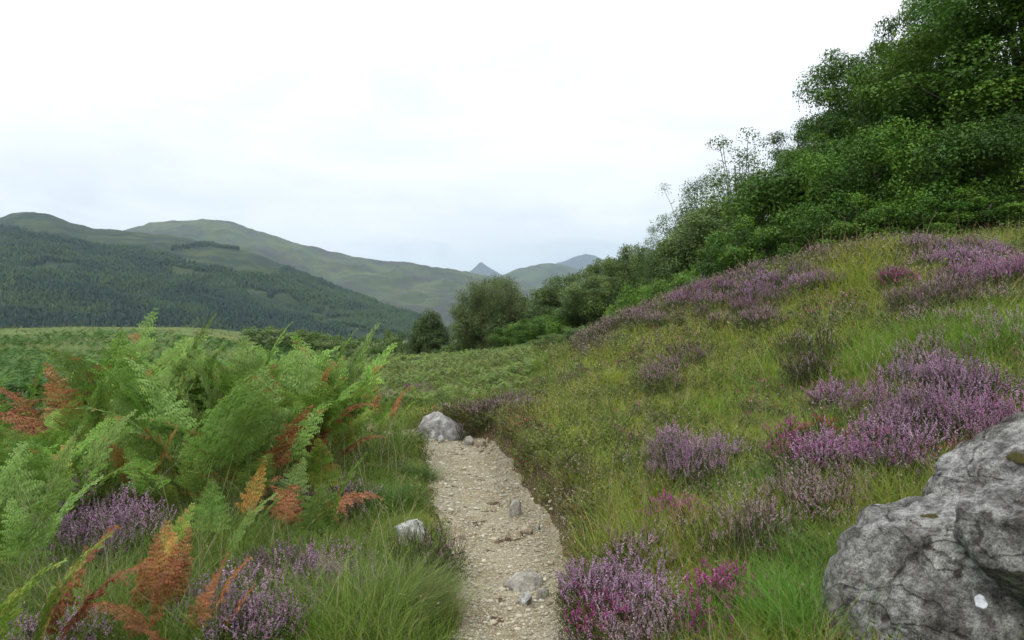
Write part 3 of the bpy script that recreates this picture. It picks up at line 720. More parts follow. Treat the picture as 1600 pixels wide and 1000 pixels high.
# ------------------------------------------------------------------ heather
def heather_mesh(seed, Rr=.26, H=.30, nst=34, fl=((.30, .15, .29),), flower=.42, green=(.06, .078, .026), dens=1.0):
    r = np.random.default_rng(seed)
    fo = MB(); FV = []; FC = []; LV = []; LC = []
    tet = norm(np.array([[1, 1, 1], [1, -1, -1], [-1, 1, -1], [-1, -1, 1.]]))
    fl = np.array(fl)
    for k in range(nst):
        a = r.random() * 6.28; rr_ = math.sqrt(r.random()) * Rr; b = np.array([math.cos(a) * rr_ * .55, math.sin(a) * rr_ * .55, 0])
        top = np.array([math.cos(a) * rr_ * 1.15, math.sin(a) * rr_ * 1.15, H * (1 - .45 * (rr_ / Rr) ** 2) * r.uniform(.75, 1.15)])
        s = np.linspace(0, 1, 5)[:, None]
        main = b * (1 - s) + top * s + np.array([0, 0, 1]) * (s * (1 - s)) * .10
        fo.tube(main, np.linspace(.0024, .0012, 5), 3, (.05, .036, .02))
        for br_ in range(3):
            s0 = r.uniform(.35, .85); st_ = b * (1 - s0) + top * s0 + np.array([0, 0, .1 * s0 * (1 - s0)])
            dr_ = norm(np.array([r.normal(0, .35) + math.cos(a) * .25 * rr_ / Rr, r.normal(0, .35) + math.sin(a) * .25 * rr_ / Rr, 1]))
            ln = r.uniform(.07, .15) * H / .3; en = st_ + dr_ * ln
            fo.tube(np.stack([st_, en]), .001, 3, (.05, .045, .022))
            nl = 9
            u = r.random(nl)[:, None]; pp = st_ + (en - st_) * u * .8; ld = norm(r.normal(size=(nl, 3)) * .8 + dr_); sd_ = norm(np.cross(ld, r.normal(size=(nl, 3))))
            LV.append(np.stack([pp - sd_ * .0022, pp + sd_ * .0022, pp + ld * .013], 1).reshape(-1, 3))
            LC.append(np.repeat(np.array(green) * r.uniform(.6, 1.4, (nl, 1)), 3, 0))
            if r.random() < dens:
                nf = int(r.integers(13, 22)); u = (1 - flower * 1.4) + flower * 1.4 * r.random(nf)[:, None]
                u = np.clip(u, .1, 1)
                pf = st_ + (en - st_) * u + r.normal(0, .0042, (nf, 3)) * (1.25 - u)
                sz = r.uniform(.0032, .0056, (nf, 1, 1))
                q_ = tet[None] * sz * r.uniform(.7, 1.3, (nf, 4, 1)) + pf[:, None]
                FV.append(q_.reshape(-1, 3)); c0 = fl[r.integers(len(fl))]
                FC.append(np.repeat(c0 * r.uniform(.75, 1.25, (nf, 1)), 4, 0))
    for z in range(nst * 8):                      # leafy lower twigs
        a = r.random() * 6.28; rr_ = math.sqrt(r.random()) * Rr * 1.05; zz = r.uniform(.05, .75) * H * (1 - .45 * (rr_ / Rr) ** 2)
        pp = np.array([math.cos(a) * rr_, math.sin(a) * rr_, zz]) + r.normal(0, .012, (5, 3)); ld = norm(r.normal(size=(5, 3)) + [0, 0, .8]); sd_ = norm(np.cross(ld, r.normal(size=(5, 3))))
        LV.append(np.stack([pp - sd_ * .003, pp + sd_ * .003, pp + ld * .022], 1).reshape(-1, 3))
        LC.append(np.repeat(np.array(green) * r.uniform(.5, 1.4, (5, 1)), 3, 0))
    LV = np.concatenate(LV); fo.add(LV, np.arange(len(LV)).reshape(-1, 3), np.concatenate(LC))
    me = fo.mesh('foliage'); me.materials.append(M_heath)
    FV = np.concatenate(FV); n4 = np.arange(len(FV)).reshape(-1, 4)
    tri = np.concatenate([n4[:, [0, 1, 2]], n4[:, [0, 3, 1]], n4[:, [0, 2, 3]], n4[:, [1, 3, 2]]])
    mf = mesh_np('flowers', FV, [tri], np.concatenate(FC)); mf.materials.append(M_flower)
    return me, mf
LING = [(.51, .30, .47), (.45, .24, .40), (.59, .40, .54)]
BELL = [(.42, .07, .25), (.37, .06, .23), (.46, .13, .30)]
MIXD = [(.50, .27, .45), (.46, .16, .34), (.56, .36, .51)]
FADE = [(.42, .29, .33), (.36, .22, .24), (.48, .36, .40)]
RUSTY = [(.44, .16, .07), (.36, .09, .08), (.40, .08, .14)]
HM = {'ling': [heather_mesh(200 + k, fl=LING, nst=40) for k in range(4)],
      'tallling': [heather_mesh(210 + k, fl=LING, nst=44, H=.40, flower=.5) for k in range(3)],
      'bell': [heather_mesh(220 + k, fl=BELL, nst=26, H=.26, Rr=.2, flower=.25) for k in range(2)],
      'mixed': [heather_mesh(230 + k, fl=MIXD, nst=40, H=.34, flower=.45) for k in range(3)],
      'faded': [heather_mesh(240 + k, fl=FADE, nst=34, flower=.4, dens=.75) for k in range(3)],
      'rusty': [heather_mesh(250 + k, fl=RUSTY, nst=24, H=.24, Rr=.2, flower=.2) for k in range(2)],
      'dark': [heather_mesh(260 + k, fl=FADE, nst=40, H=.34, dens=.3, flower=.3) for k in range(2)]}
WORD = {'ling': 'pale purple heather', 'tallling': 'tall pale purple heather', 'bell': 'magenta bell heather', 'mixed': 'purple and pink heather',
        'faded': 'faded greyish pink heather', 'rusty': 'reddish orange heather', 'dark': 'dark green heather with few flowers'}
def heather(kind, x, y, sc, label, group):
    f, s = HM[kind][rng.integers(len(HM[kind]))]
    e_ = empty('heather_bush', (x, y, Gs(x, y) - .02), rng.random() * 6.28, (sc * rng.uniform(.85, 1.2), sc * rng.uniform(.85, 1.2), sc * rng.uniform(.85, 1.15)))
    link('foliage', f, None, e_); link('flowers', s, None, e_)
    return tag(e_, label, 'heather', group)
def drift(cx, cy, wx, wy, n, kind, where, sc=1.0):
    lab = WORD[kind] + ' ' + where; k = 0; tr = 0
    while k < n and tr < 200:
        tr += 1
        a = rng.random() * 6.28; q_ = math.sqrt(rng.random())
        x, y, z = hit(cx + math.cos(a) * q_ * wx / 2, cy + math.sin(a) * q_ * wy / 2, .22 * sc)
        l, r_ = edge_sd(np.array([x]), np.array([y]))
        if max(l[0], r_[0]) < .12 or y > 40 or math.hypot(x + .71, y - 4.85) < .34: continue
        heather(kind, x, y, sc, lab, lab if n > 1 else None); k += 1
for hx, hy in [(-.66, 9.52), (-.54, 9.42), (-.42, 9.46), (-.30, 9.36), (-.18, 9.42), (-.62, 9.75), (-.45, 9.7), (-.25, 9.7), (-.06, 9.4), (-.74, 9.8)]:
    heather('dark' if rng.random() < .75 else 'faded', hx, hy, .82, 'dark wiry heather growing over the slanting rock at the path end', 'heather over the slanting rock')
for a in [
    (1095, 705, 140, 70, 6, 'ling', 'clump standing out of the mid bank grass'),
    (1065, 785, 90, 30, 3, 'bell', 'below the mid bank clump'),
    (1248, 690, 90, 50, 4, 'bell', 'left of the big purple drift'),
    (1345, 605, 90, 50, 4, 'mixed', 'in a round clump above the big purple drift'),
    (1480, 630, 200, 120, 15, 'tallling', 'in the big drift behind the boulder'),
    (1570, 650, 110, 60, 5, 'mixed', 'in the big drift at the right edge of the view'),
    (1345, 695, 170, 70, 8, 'mixed', 'at the left end of the big drift'),
    (1290, 750, 150, 60, 6, 'faded', 'below the big drift'),
    (1300, 665, 120, 40, 3, 'rusty', 'among the big drift'),
    (1510, 690, 120, 40, 4, 'rusty', 'close behind the boulder top'),
    (1195, 430, 190, 60, 16, 'ling', 'on the crest of the bank left of the grassy top'),
    (1110, 462, 130, 44, 10, 'mixed', 'on the crest of the bank near the bright bushes'),
    (1170, 485, 150, 30, 8, 'faded', 'just below the heathery crest'),
    (1275, 395, 70, 24, 3, 'faded', 'on the grassy crest under the trees'),
    (1480, 388, 190, 34, 14, 'ling', 'on the highest crest of the bank under the trees'),
    (1550, 420, 130, 46, 9, 'mixed', 'on the right end of the highest crest'),
    (1400, 425, 60, 60, 3, 'bell', 'on the highest crest of the bank'),
    (1460, 450, 240, 60, 12, 'faded', 'below the highest crest of the bank'),
    (1290, 545, 120, 60, 5, 'dark', 'in the middle of the upper bank'),
    (1480, 520, 220, 80, 9, 'faded', 'between long grasses of the upper bank'),
    (980, 487, 130, 26, 10, 'faded', 'on the far end of the crest'),
    (1060, 560, 120, 60, 5, 'faded', 'in the middle of the grassy bank'),
    (990, 915, 140, 90, 7, 'ling', 'low beside the path in the foreground'),
    (930, 930, 70, 80, 3, 'bell', 'at the path edge in the foreground'),
    (970, 975, 120, 50, 5, 'faded', 'at the bottom edge right of the path'),
    (1120, 900, 90, 120, 4, 'bell', 'in the foreground grass of the bank'),
    (1030, 850, 90, 40, 3, 'faded', 'on the lower bank above the foreground drift'),
    (1150, 830, 120, 60, 4, 'dark', 'on the lower bank left of the boulder'),
    (1230, 790, 140, 60, 6, 'faded', 'in the grass left of the boulder'),
    (755, 655, 40, 16, 2, 'faded', 'over the slanting rock at the path end'),
    (800, 625, 50, 20, 3, 'faded', 'above the heather over the slanting rock'),
    (835, 745, 24, 40, 2, 'faded', 'on the eroded bank edge'),
    (800, 690, 50, 30, 3, 'dark', 'on the bank edge by the path end'),
    (165, 825, 150, 80, 9, 'tallling', 'in the large clump left of the rusty bracken'),
    (635, 612, 70, 30, 5, 'mixed', 'in the dome between bracken and path end'),
    (440, 760, 60, 60, 3, 'dark', 'beside the crumpled bracken'),
    (430, 880, 80, 40, 3, 'ling', 'low in the left foreground grass'),
    (520, 890, 80, 50, 4, 'ling', 'left of the pale grass tuft'),
    (390, 945, 150, 70, 7, 'ling', 'at the bottom between rusty bracken and grass tuft'),
    (665, 850, 40, 60, 3, 'dark', 'between the pale rock and the path'),
    (690, 800, 24, 40, 2, 'faded', 'on the left rim of the path'),
    (545, 775, 50, 30, 2, 'faded', 'in the left verge'),
    (90, 985, 80, 30, 2, 'ling', 'at the bottom left edge'),
    (680, 585, 70, 16, 3, 'faded', 'far off in the green slope past the path end')]:
    drift(*a, sc=.82 if a[1] > 560 else .95)
# ------------------------------------------------------------------ grass, one object for each side
def scatter_polar(N, r0, r1, amin=-44, amax=44):
    a = R(1) * rng.uniform(amin, amax, N); r = r0 * (r1 / r0) ** rng.random(N)
    return np.sin(a) * r, np.cos(a) * r, r
def blades(x, y, z, r, h, reach, az, width, col, tipcol=None):
    N = len(x); S = np.array([0, .38, .72, 1.0]); W = np.array([1, .85, .5, 0.0])
    base = np.stack([x, y, z], -1); d2 = np.stack([np.cos(az), np.sin(az), np.zeros(N)], -1)
    sd_ = np.stack([-np.sin(az + .0), np.cos(az), np.zeros(N)], -1)
    rots = rng.uniform(-1.2, 1.2, N)[:, None]; sd_ = norm(sd_ * np.cos(rots) + d2 * np.sin(rots))
    c = base[:, None] + d2[:, None] * (reach[:, None] * S[None] ** 1.9)[..., None]
    c[..., 2] += h[:, None] * (S - .22 * np.clip(reach / h, 0, 1.4)[:, None] * S ** 3)
    wv = sd_[:, None] * (width[:, None] * W[None] / 2)[..., None]
    L_ = c[:, :3] - wv[:, :3]; R_ = c[:, :3] + wv[:, :3]
    v = np.concatenate([np.stack([L_, R_], 2).reshape(N, 6, 3), c[:, 3:]], 1)
    o = (np.arange(N) * 7)[:, None]
    q_ = np.concatenate([o + [0, 1, 3, 2], o + [2, 3, 5, 4]]); t_ = o + [4, 5, 6]
    cc = np.repeat(col[:, None], 7, 1)
    return v.reshape(-1, 3), [q_, t_], cc.reshape(-1, 3)
def pick(pal, p, N): return np.array(pal)[rng.choice(len(pal), N, p=np.array(p) / sum(p))]
CLEAR = [(-.72, 4.93, .2), (-.68, 4.72, .13), (-.92, 9.3, .22), (1.6, 2.75, .42)]
def clear_of(x, y):
    k = np.ones(len(x), bool)
    for a_, b_, c_ in CLEAR: k &= np.hypot(x - a_, y - b_) > c_
    return k
def tufts(Nt, side, r0, r1, per, amin, amax):
    tx, ty, tr = scatter_polar(Nt, r0, r1, amin, amax)
    l, rr_ = edge_sd(tx, ty)
    k = (rr_ > .09) if side > 0 else (l > .02)
    if side < 0: k = k | ((ty > 11.2) & (tx < 4) & (np.maximum(l, rr_) > .0))
    tx, ty, tr = tx[k], ty[k], tr[k]
    n = len(tx); rep = rng.integers(per // 2, per + per // 2, n)
    id_ = np.repeat(np.arange(n), rep); N = len(id_)
    sp = (.03 + .012 * tr)[id_]
    ox, oy = rng.normal(0, 1, N) * sp, rng.normal(0, 1, N) * sp
    x = tx[id_] + ox; y = ty[id_] + oy; r = np.hypot(x, y)
    ok_ = clear_of(x, y) & (np.maximum(*edge_sd(x, y)) > (.05 if side > 0 else -.03)); x, y, r, ox, oy, id_ = x[ok_], y[ok_], r[ok_], ox[ok_], oy[ok_], id_[ok_]; N = len(x)
    az = np.arctan2(oy, ox) + rng.normal(0, .9, N)
    z = G(x, y) - .015
    return x, y, z, r, az, id_, n
def build_grass(name, parts, lab=None):
    vs, cs, ps = [], [], {}; n0 = 0
    for v, p, c in parts:
        vs.append(v); cs.append(c)
        for q_ in p: ps.setdefault(q_.shape[1], []).append(q_ + n0)
        n0 += len(v)
    o = link(name, mesh_np(name, np.concatenate(vs), [np.concatenate(q_) for q_ in ps.values()], np.concatenate(cs)), M_grass)
    return tag(o, kind='stuff')
# right bank
x, y, z, r, az, id_, n = tufts(19000, 1, 1.9, 24, 15, -14, 44)
N = len(x)
ty_ = rng.random(n)
pn = fbm(x * .9 + 5, y * .9, 71, 4); pn2 = fbm(x * .45, y * .45 + 9, 73, 3)
tall = sstep(.50, .66, pn) * .6 + (pn2 > .55) * .25
upr = sstep(2.0, 4.0, x) * (1 - sstep(9, 12, r)) * .5
h = (.045 + .075 * rng.random(N)) * (1 + 1.5 * tall + 2.6 * upr * (rng.random(N) < .5)) * (.8 + .5 * ty_[id_])
h = np.where((r < 4.6), h * 1.35, h)
pal = [(.27, .31, .038), (.20, .29, .032), (.14, .25, .024), (.30, .29, .055), (.38, .32, .16), (.26, .15, .05)]
tc_ = pick(pal, [30, 26, 20, 12, 7, 5], n)[id_] * rng.uniform(.7, 1.25, (N, 1))
fr_ = rng.random(N) < .25; tc_[fr_] = pick(pal, [2, 2, 1, 1, 2, 1], fr_.sum()) * .9
grn = (sstep(2.2, 3.2, x) * (r < 9) * (rng.random(N) < .5)).astype(bool); tc_[grn] = np.array([.14, .25, .03]) * rng.uniform(.7, 1.2, (grn.sum(), 1))
parts = [blades(x, y, z, r, h, h * rng.uniform(.2, 1.1, N), az, np.maximum(.0028, .00062 * r) * rng.uniform(.8, 1.5, N), tc_)]
# long blades and dry stalks on bank and crest
Ns = 2600
sx_, sy_, sr_ = scatter_polar(Ns, 2.4, 15, 3, 44); l, rr_ = edge_sd(sx_, sy_)
k = (rr_ > .25) & (fbm(sx_ * .7, sy_ * .7, 77, 3) > .42); sx_, sy_, sr_ = sx_[k], sy_[k], sr_[k]; Ns = len(sx_)
h = rng.uniform(.28, .62, Ns); dry = rng.random(Ns) < .45
c_ = np.where(dry[:, None], [[.34, .28, .17]], [[.12, .19, .04]]) * rng.uniform(.7, 1.2, (Ns, 1))
parts.append(blades(sx_, sy_, G(sx_, sy_) - .02, sr_, h, h * rng.uniform(.1, .9, Ns), rng.random(Ns) * 6.28, np.where(dry, np.maximum(.0022, .0004 * sr_), np.maximum(.004, .0006 * sr_)), c_))
for px_, py_, wpx, n_, hh, c0 in [(1220, 960, 200, 2600, .26, (.12, .25, .03)), (1130, 990, 160, 1500, .24, (.14, .24, .035)), (1270, 880, 120, 1200, .24, (.12, .21, .04)), (1260, 1000, 120, 1400, .3, (.11, .25, .03)), (1180, 760, 150, 1200, .2, (.13, .24, .03)), (1100, 640, 120, 700, .2, (.17, .28, .03)), (950, 600, 120, 900, .2, (.24, .30, .035)), (900, 690, 120, 1200, .16, (.22, .29, .03)), (1540, 560, 140, 1500, .42, (.15, .28, .035)), (1430, 560, 180, 1600, .42, (.17, .29, .035)), (1340, 410, 110, 1100, .4, (.27, .31, .04)), (1330, 440, 140, 1200, .4, (.24, .29, .04)), (880, 780, 60, 900, .16, (.22, .27, .03)), (1010, 720, 140, 1200, .16, (.20, .26, .035))]:
    x0, y0, z0 = hit(px_, py_, 0.02); w_ = wpx / F * y0 / 2
    ox, oy = rng.normal(0, w_ * .6, n_), rng.normal(0, w_ * .6, n_)
    h = hh * rng.uniform(.4, 1.15, n_); az = rng.random(n_) * 6.28
    kk = (edge_sd(x0 + ox, y0 + oy)[1] > .08) & clear_of(x0 + ox, y0 + oy); ox, oy, h, az = ox[kk], oy[kk], h[kk], az[kk]; n_ = len(ox)
    parts.append(blades(x0 + ox, y0 + oy, G(x0 + ox, y0 + oy) - .02, np.full(n_, y0), h, h * rng.uniform(.3, 1.2, n_), az, np.full(n_, max(.0032, .0006 * y0)) * rng.uniform(.8, 1.4, n_), np.array([c0]) * rng.uniform(.65, 1.3, (n_, 1))))
# drooping fringe over the cut bank
nf_ = 5200; fy = rng.uniform(2.8, 10, nf_); fxx = np.interp(fy, PY, PR) + (fbm(fy * 2.4, fy * 0 + 9.3, 6, 3) - .5) * .16 + rng.uniform(.012, .20, nf_)
kk = fbm(fy * 2.2, fxx * 4, 63, 3) > .43; fy, fxx = fy[kk], fxx[kk]; nf_ = len(fy); h = rng.uniform(.06, .20, nf_)
parts.append(blades(fxx, fy, G(fxx, fy) - .01, fy, h, h * rng.uniform(.5, 1.5, nf_), math.pi + rng.normal(0, .7, nf_), np.maximum(.003, .0006 * fy), pick(pal, [4, 4, 4, 2, 2, 1], nf_) * rng.uniform(.6, 1.1, (nf_, 1))))
# tall stalks along the crest
pts_ = [hit(px_, 402 if px_ > 1180 else 440, .1) for px_ in rng.uniform(1130, 1600, 150)]
cx_ = np.array([p_[0] for p_ in pts_]); cy_ = np.array([p_[1] for p_ in pts_]); Ns = len(cx_)
h = rng.uniform(.35, .95, Ns)
parts.append(blades(cx_, cy_, G(cx_, cy_) - .02, np.hypot(cx_, cy_), h, h * rng.uniform(.02, .7, Ns), rng.random(Ns) * 6.28, np.full(Ns, .007), np.array([[.26, .22, .11]]) * rng.uniform(.5, 1.2, (Ns, 1))))
build_grass('bank_grass', parts)
# left verge
x, y, z, r, az, id_, n = tufts(9500, -1, 1.9, 24, 17, -44, 4)
N = len(x); ty_ = rng.random(n); pn = fbm(x * 1.1 + 2, y * 1.1, 81, 4)
h = (.11 + .14 * rng.random(N)) * (.75 + .9 * sstep(.42, .65, pn)) * (.8 + .5 * ty_[id_])
dth = edge_sd(x, y)[0]; h = h * (.45 + .55 * sstep(.0, .35, np.where(y < 10, dth, 1)))
pal = [(.135, .225, .028), (.17, .26, .035), (.085, .165, .02), (.23, .27, .06), (.34, .29, .15)]
tc_ = pick(pal, [34, 24, 24, 12, 6], n)[id_] * rng.uniform(.7, 1.25, (N, 1))
parts = [blades(x, y, z, r, h, h * rng.uniform(.25, 1.2, N), az, np.maximum(.0028, .00062 * r) * rng.uniform(.8, 1.5, N), tc_)]
for px_, py_, wpx, n_, hh, c0 in [(620, 960, 110, 2600, .30, (.17, .22, .065)), (560, 985, 110, 1600, .24, (.09, .19, .03)), (690, 975, 40, 500, .26, (.16, .19, .06)), (600, 790, 90, 1200, .22, (.07, .15, .03)),
                                  (655, 745, 50, 800, .2, (.10, .17, .04)), (640, 690, 50, 700, .18, (.11, .17, .05)), (470, 960, 120, 900, .25, (.06, .13, .025)), (640, 900, 60, 500, .2, (.18, .20, .09)), (625, 672, 70, 1500, .24, (.16, .24, .045)), (600, 660, 60, 900, .24, (.14, .22, .04)), (130, 960, 260, 900, .34, (.14, .19, .08)), (330, 850, 300, 900, .34, (.12, .16, .07))]:
    x0, y0, z0 = hit(px_, py_, 0.02); w_ = wpx / F * y0 / 2
    ox, oy = rng.normal(0, w_ * .55, n_), rng.normal(0, w_ * .45, n_)
    h = hh * rng.uniform(.5, 1.15, n_); az = np.arctan2(oy, ox) + rng.normal(0, .7, n_)
    parts.append(blades(x0 + ox, y0 + oy, G(x0 + ox, y0 + oy) - .02, np.full(n_, y0), h, h * rng.uniform(.3, 1.2, n_), az, np.full(n_, .0028) * rng.uniform(.8, 1.4, n_), np.array([c0]) * rng.uniform(.65, 1.3, (n_, 1))))
# dry stalks among the bracken
Ns = 420; px_ = rng.uniform(20, 640, Ns); d_ = rng.uniform(3.2, 8, Ns); x = (px_ - 800) / F * d_
h = rng.uniform(.4, .8, Ns)
parts.append(blades(x, d_, G(x, d_) - .02, d_, h, h * rng.uniform(.1, .9, Ns), rng.random(Ns) * 6.28, np.full(Ns, .003), np.array([[.36, .31, .22]]) * rng.uniform(.6, 1.2, (Ns, 1))))
build_grass('verge_grass', parts)

# low heath cover between the grasses: small leafy sprigs, some with faded flower heads
def sprig(seed, fcol):
    r = np.random.default_rng(seed); V = []; C = []
    for k in range(9):
        b = np.array([r.normal(0, .022), r.normal(0, .022), 0]); d_ = norm(np.array([r.normal(0, .4), r.normal(0, .4), 1.])); ln = r.uniform(.06, .13)
        for q_ in range(5):
            u = (q_ + 1) / 5; p0 = b + d_ * ln * u; ld = norm(r.normal(size=3) * .8 + d_); sd_ = norm(np.cross(ld, r.normal(size=3)))
            fl_ = q_ == 4 and fcol is not None and r.random() < .7
            s_ = .0042 if fl_ else .0045
            V += [p0 - sd_ * s_, p0 + sd_ * s_, p0 + ld * (.010 if fl_ else .026)]; C += [fcol if fl_ else (1, 1, 1)] * 3
    return np.array(V), np.arange(len(V)).reshape(-1, 3), np.array(C)
parts = []
for k, (nn_, fc, base) in enumerate([(3600, None, (.13, .165, .035)), (3600, (3.0, 2.0, 5.0), (.125, .14, .045)), (1500, (3.2, 2.7, 4.4), (.10, .092, .05)), (4200, None, (.11, .145, .03)), (500, (5.0, 1.0, 1.8), (.08, .08, .03))]):
    tx, ty, tr = scatter_polar(nn_, 2.2, 26, -40, 44)
    ey = rng.uniform(3, 10, 260); ex = np.interp(ey, PY, PR) + (fbm(ey * 2.4, ey * 0 + 9.3, 6, 3) - .5) * .16 + rng.uniform(.03, .2, 260)
    tx, ty = np.concatenate([tx, ex]), np.concatenate([ty, ey]); tr = np.hypot(tx, ty); nn_ = len(tx); l, rr_ = edge_sd(tx, ty); e_ = np.maximum(l, rr_)
    kk = ((rr_ > .02) | ((l > .02) & (rng.random(nn_) < .45))) & (fbm(tx * .8 + k * 7, ty * .8, 90 + k, 3) > .40); tx, ty, tr = tx[kk], ty[kk], tr[kk]; m = len(tx)
    tv, tf_, tcol = sprig(300 + k, fc); s_ = np.maximum(1.0, .55 + .09 * tr) * rng.uniform(.7, 1.4, m)
    v, p, c = replicate(tv, [tf_], np.stack([tx, ty, G(tx, ty) - .01], -1), rot_z_tilt(rng.random(m) * 6.28, rng.normal(0, .2, m), rng.normal(0, .2, m)), np.stack([s_] * 3, -1), tcol, np.array([base]) * rng.uniform(.7, 1.3, (m, 1)))
    parts.append((v, p, np.minimum(c, .7)))
# ragged heather mat along the crest and in loose drifts
cl_ = np.array([P(1640, 425, 9.8), P(1460, 395, 10.5), P(1280, 408, 12), P(1150, 440, 14), P(1050, 474, 15), P(960, 508, 16), P(900, 545, 16.8)])
for k, (nn_, fc, base, mode) in enumerate([(750, (4.6, 2.3, 6.2), (.095, .10, .05), 'crest'), (450, (4.2, 2.9, 5.0), (.10, .10, .06), 'crest'), (1000, (4.4, 2.3, 6.0), (.095, .105, .05), 'drift'), (350, (4.4, .8, 3.8), (.09, .10, .05), 'drift')]):
    if mode == 'crest':
        u = rng.random(nn_) * (len(cl_) - 1.001); iu = u.astype(int); fu = u - iu
        cx_ = cl_[iu, 0] * (1 - fu) + cl_[iu + 1, 0] * fu; cy_ = cl_[iu, 1] * (1 - fu) + cl_[iu + 1, 1] * fu
        sh = 1 - np.abs(rng.normal(0, .075, nn_)); tx, ty = cx_ * sh, cy_ * sh
        kk = fbm(tx * .9 + k, ty * .9, 121, 3) > .44
    else:
        tx, ty, _r = scatter_polar(nn_ * 4, 3.2, 13, 2, 44); kk = (edge_sd(tx, ty)[1] > .5) & (fbm(tx * .75 + k * 3, ty * .75, 125, 3) > .60) & clear_of(tx, ty)
    tx, ty = tx[kk], ty[kk]; m = len(tx); tr = np.hypot(tx, ty)
    tv, tf_, tcol = sprig(340 + k, fc); s_ = rng.uniform(1.4, 2.5, m) * np.clip(tr / 9.5, .55, 1)
    v, p, c = replicate(tv, [tf_], np.stack([tx, ty, G(tx, ty) - .01], -1), rot_z_tilt(rng.random(m) * 6.28, rng.normal(0, .2, m), rng.normal(0, .2, m)), np.stack([s_] * 3, -1), tcol, np.array([base]) * rng.uniform(.75, 1.25, (m, 1)))
    parts.append((v, p, np.minimum(c, .6)))
o = build_grass('heath_cover', parts); o.data.materials.clear(); o.data.materials.append(M_heath)

# bracken and bushes further off: ground cover that reads as one mass
def simple_frond(seed):
    r = np.random.default_rng(seed); V = []
    for k in range(9):
        u = k / 9; b = np.array([.9 * u, 0, .30 * math.sin(u * 2.2) + .35 * u * (1 - u)])
        for s_ in (-1, 1):
            L_ = .42 * (1 - u) ** .8 + .03; t_ = b + np.array([.35 * L_, s_ * L_, -.18 * L_ + r.normal(0, .03)])
            V += [b + [-.03, 0, 0], b + [.055, 0, 0.0], t_]
    return np.array(V), np.arange(len(V)).reshape(-1, 3)
parts = []
def field(Nf, r0, r1, amin, amax, pal, pp, lift, sc, seed, cond=None):
    tx, ty, tr = scatter_polar(Nf, r0, r1, amin, amax)
    kk = np.ones(len(tx), bool) if cond is None else cond(tx, ty, tr)
    tx, ty, tr = tx[kk], ty[kk], tr[kk]; m = len(tx)
    hum = fbm(tx * .35, ty * .35, seed, 4)
    tv, tf_ = simple_frond(seed); s_ = np.minimum(np.maximum(sc, sc * .5 + .0058 * tr), .75) * rng.uniform(.6, 1.25, m)
    zz = G(tx, ty) + lift * (.25 + 1.3 * sstep(.3, .7, hum)) * rng.uniform(.75, 1.05, m)
    c_ = pick(pal, pp, m) * rng.uniform(.75, 1.2, (m, 1))
    v, p, c = replicate(tv, [tf_], np.stack([tx, ty, zz], -1), rot_z_tilt(rng.random(m) * 6.28, rng.normal(0, .3, m), rng.normal(-.15, .3, m)), np.stack([s_] * 3, -1), None, c_)
    return v, p, c
dk = [(.045, .12, .018), (.06, .145, .022), (.085, .18, .03), (.12, .14, .03)]
lt_ = [(.12, .22, .035), (.15, .24, .04), (.18, .24, .05), (.20, .18, .05)]
parts.append(field(18000, 11, 75, -44, -13, dk, [4, 4, 2, .5], .42, .32, 401))
parts.append(field(27000, 12.5, 60, -16, 1.5, [(.13, .22, .035), (.17, .24, .045), (.14, .17, .05), (.17, .15, .06), (.10, .16, .04)], [4, 4, 3, 1.2, 2], .25, .13, 402, lambda a, b, c: np.maximum(*edge_sd(a, b)) > .3))
parts.append(field(3000, 60, 190, -44, -18, [(.15, .165, .045), (.17, .155, .055), (.11, .15, .04)], [3, 2, 2], .08, .22, 403))
parts.append(field(4000, 40, 150, -17, 10, lt_, [4, 3, 1, .2], .2, .35, 404))
o = build_grass('bracken_field', parts); o.data.materials.clear(); o.data.materials.append(M_leaf)

# ------------------------------------------------------------------ trees
def puff(c, n, rad, flat, leaf, r, col, hang=0):
    """a spray of leaves at a limb's end: most leaves sit on its outer shell and face outward"""
    d_ = norm(r.normal(size=(n, 3)) + [0, 0, .35]); q_ = np.where(r.random(n) < .75, r.uniform(.72, 1.08, n), r.uniform(.1, .8, n))[:, None]
    jag = 1 + .35 * np.sin(d_[:, :1] * 5 + c[0] * 7) * np.cos(d_[:, 1:2] * 6 + c[1] * 5)
    p = c + d_ * q_ * jag * [rad, rad, rad * flat]
    if hang: p[:, 2] -= np.abs(r.normal(0, hang, n))
    nrm = norm(d_ * .7 + r.normal(size=(n, 3)) * .55 + [0, 0, .5]); a = norm(np.cross(nrm, r.normal(size=(n, 3)))); b = np.cross(nrm, a)
    s_ = leaf * r.uniform(.6, 1.3, (n, 1))
    v = np.stack([p - a * s_, p + b * s_ * .6 + nrm * s_ * .15, p + a * s_ - nrm * s_ * .1, p - b * s_ * .6 + nrm * s_ * .15], 1)
    return v.reshape(-1, 3), np.repeat(np.array(col) * r.uniform(.78, 1.22, (n, 1)), 4, 0)
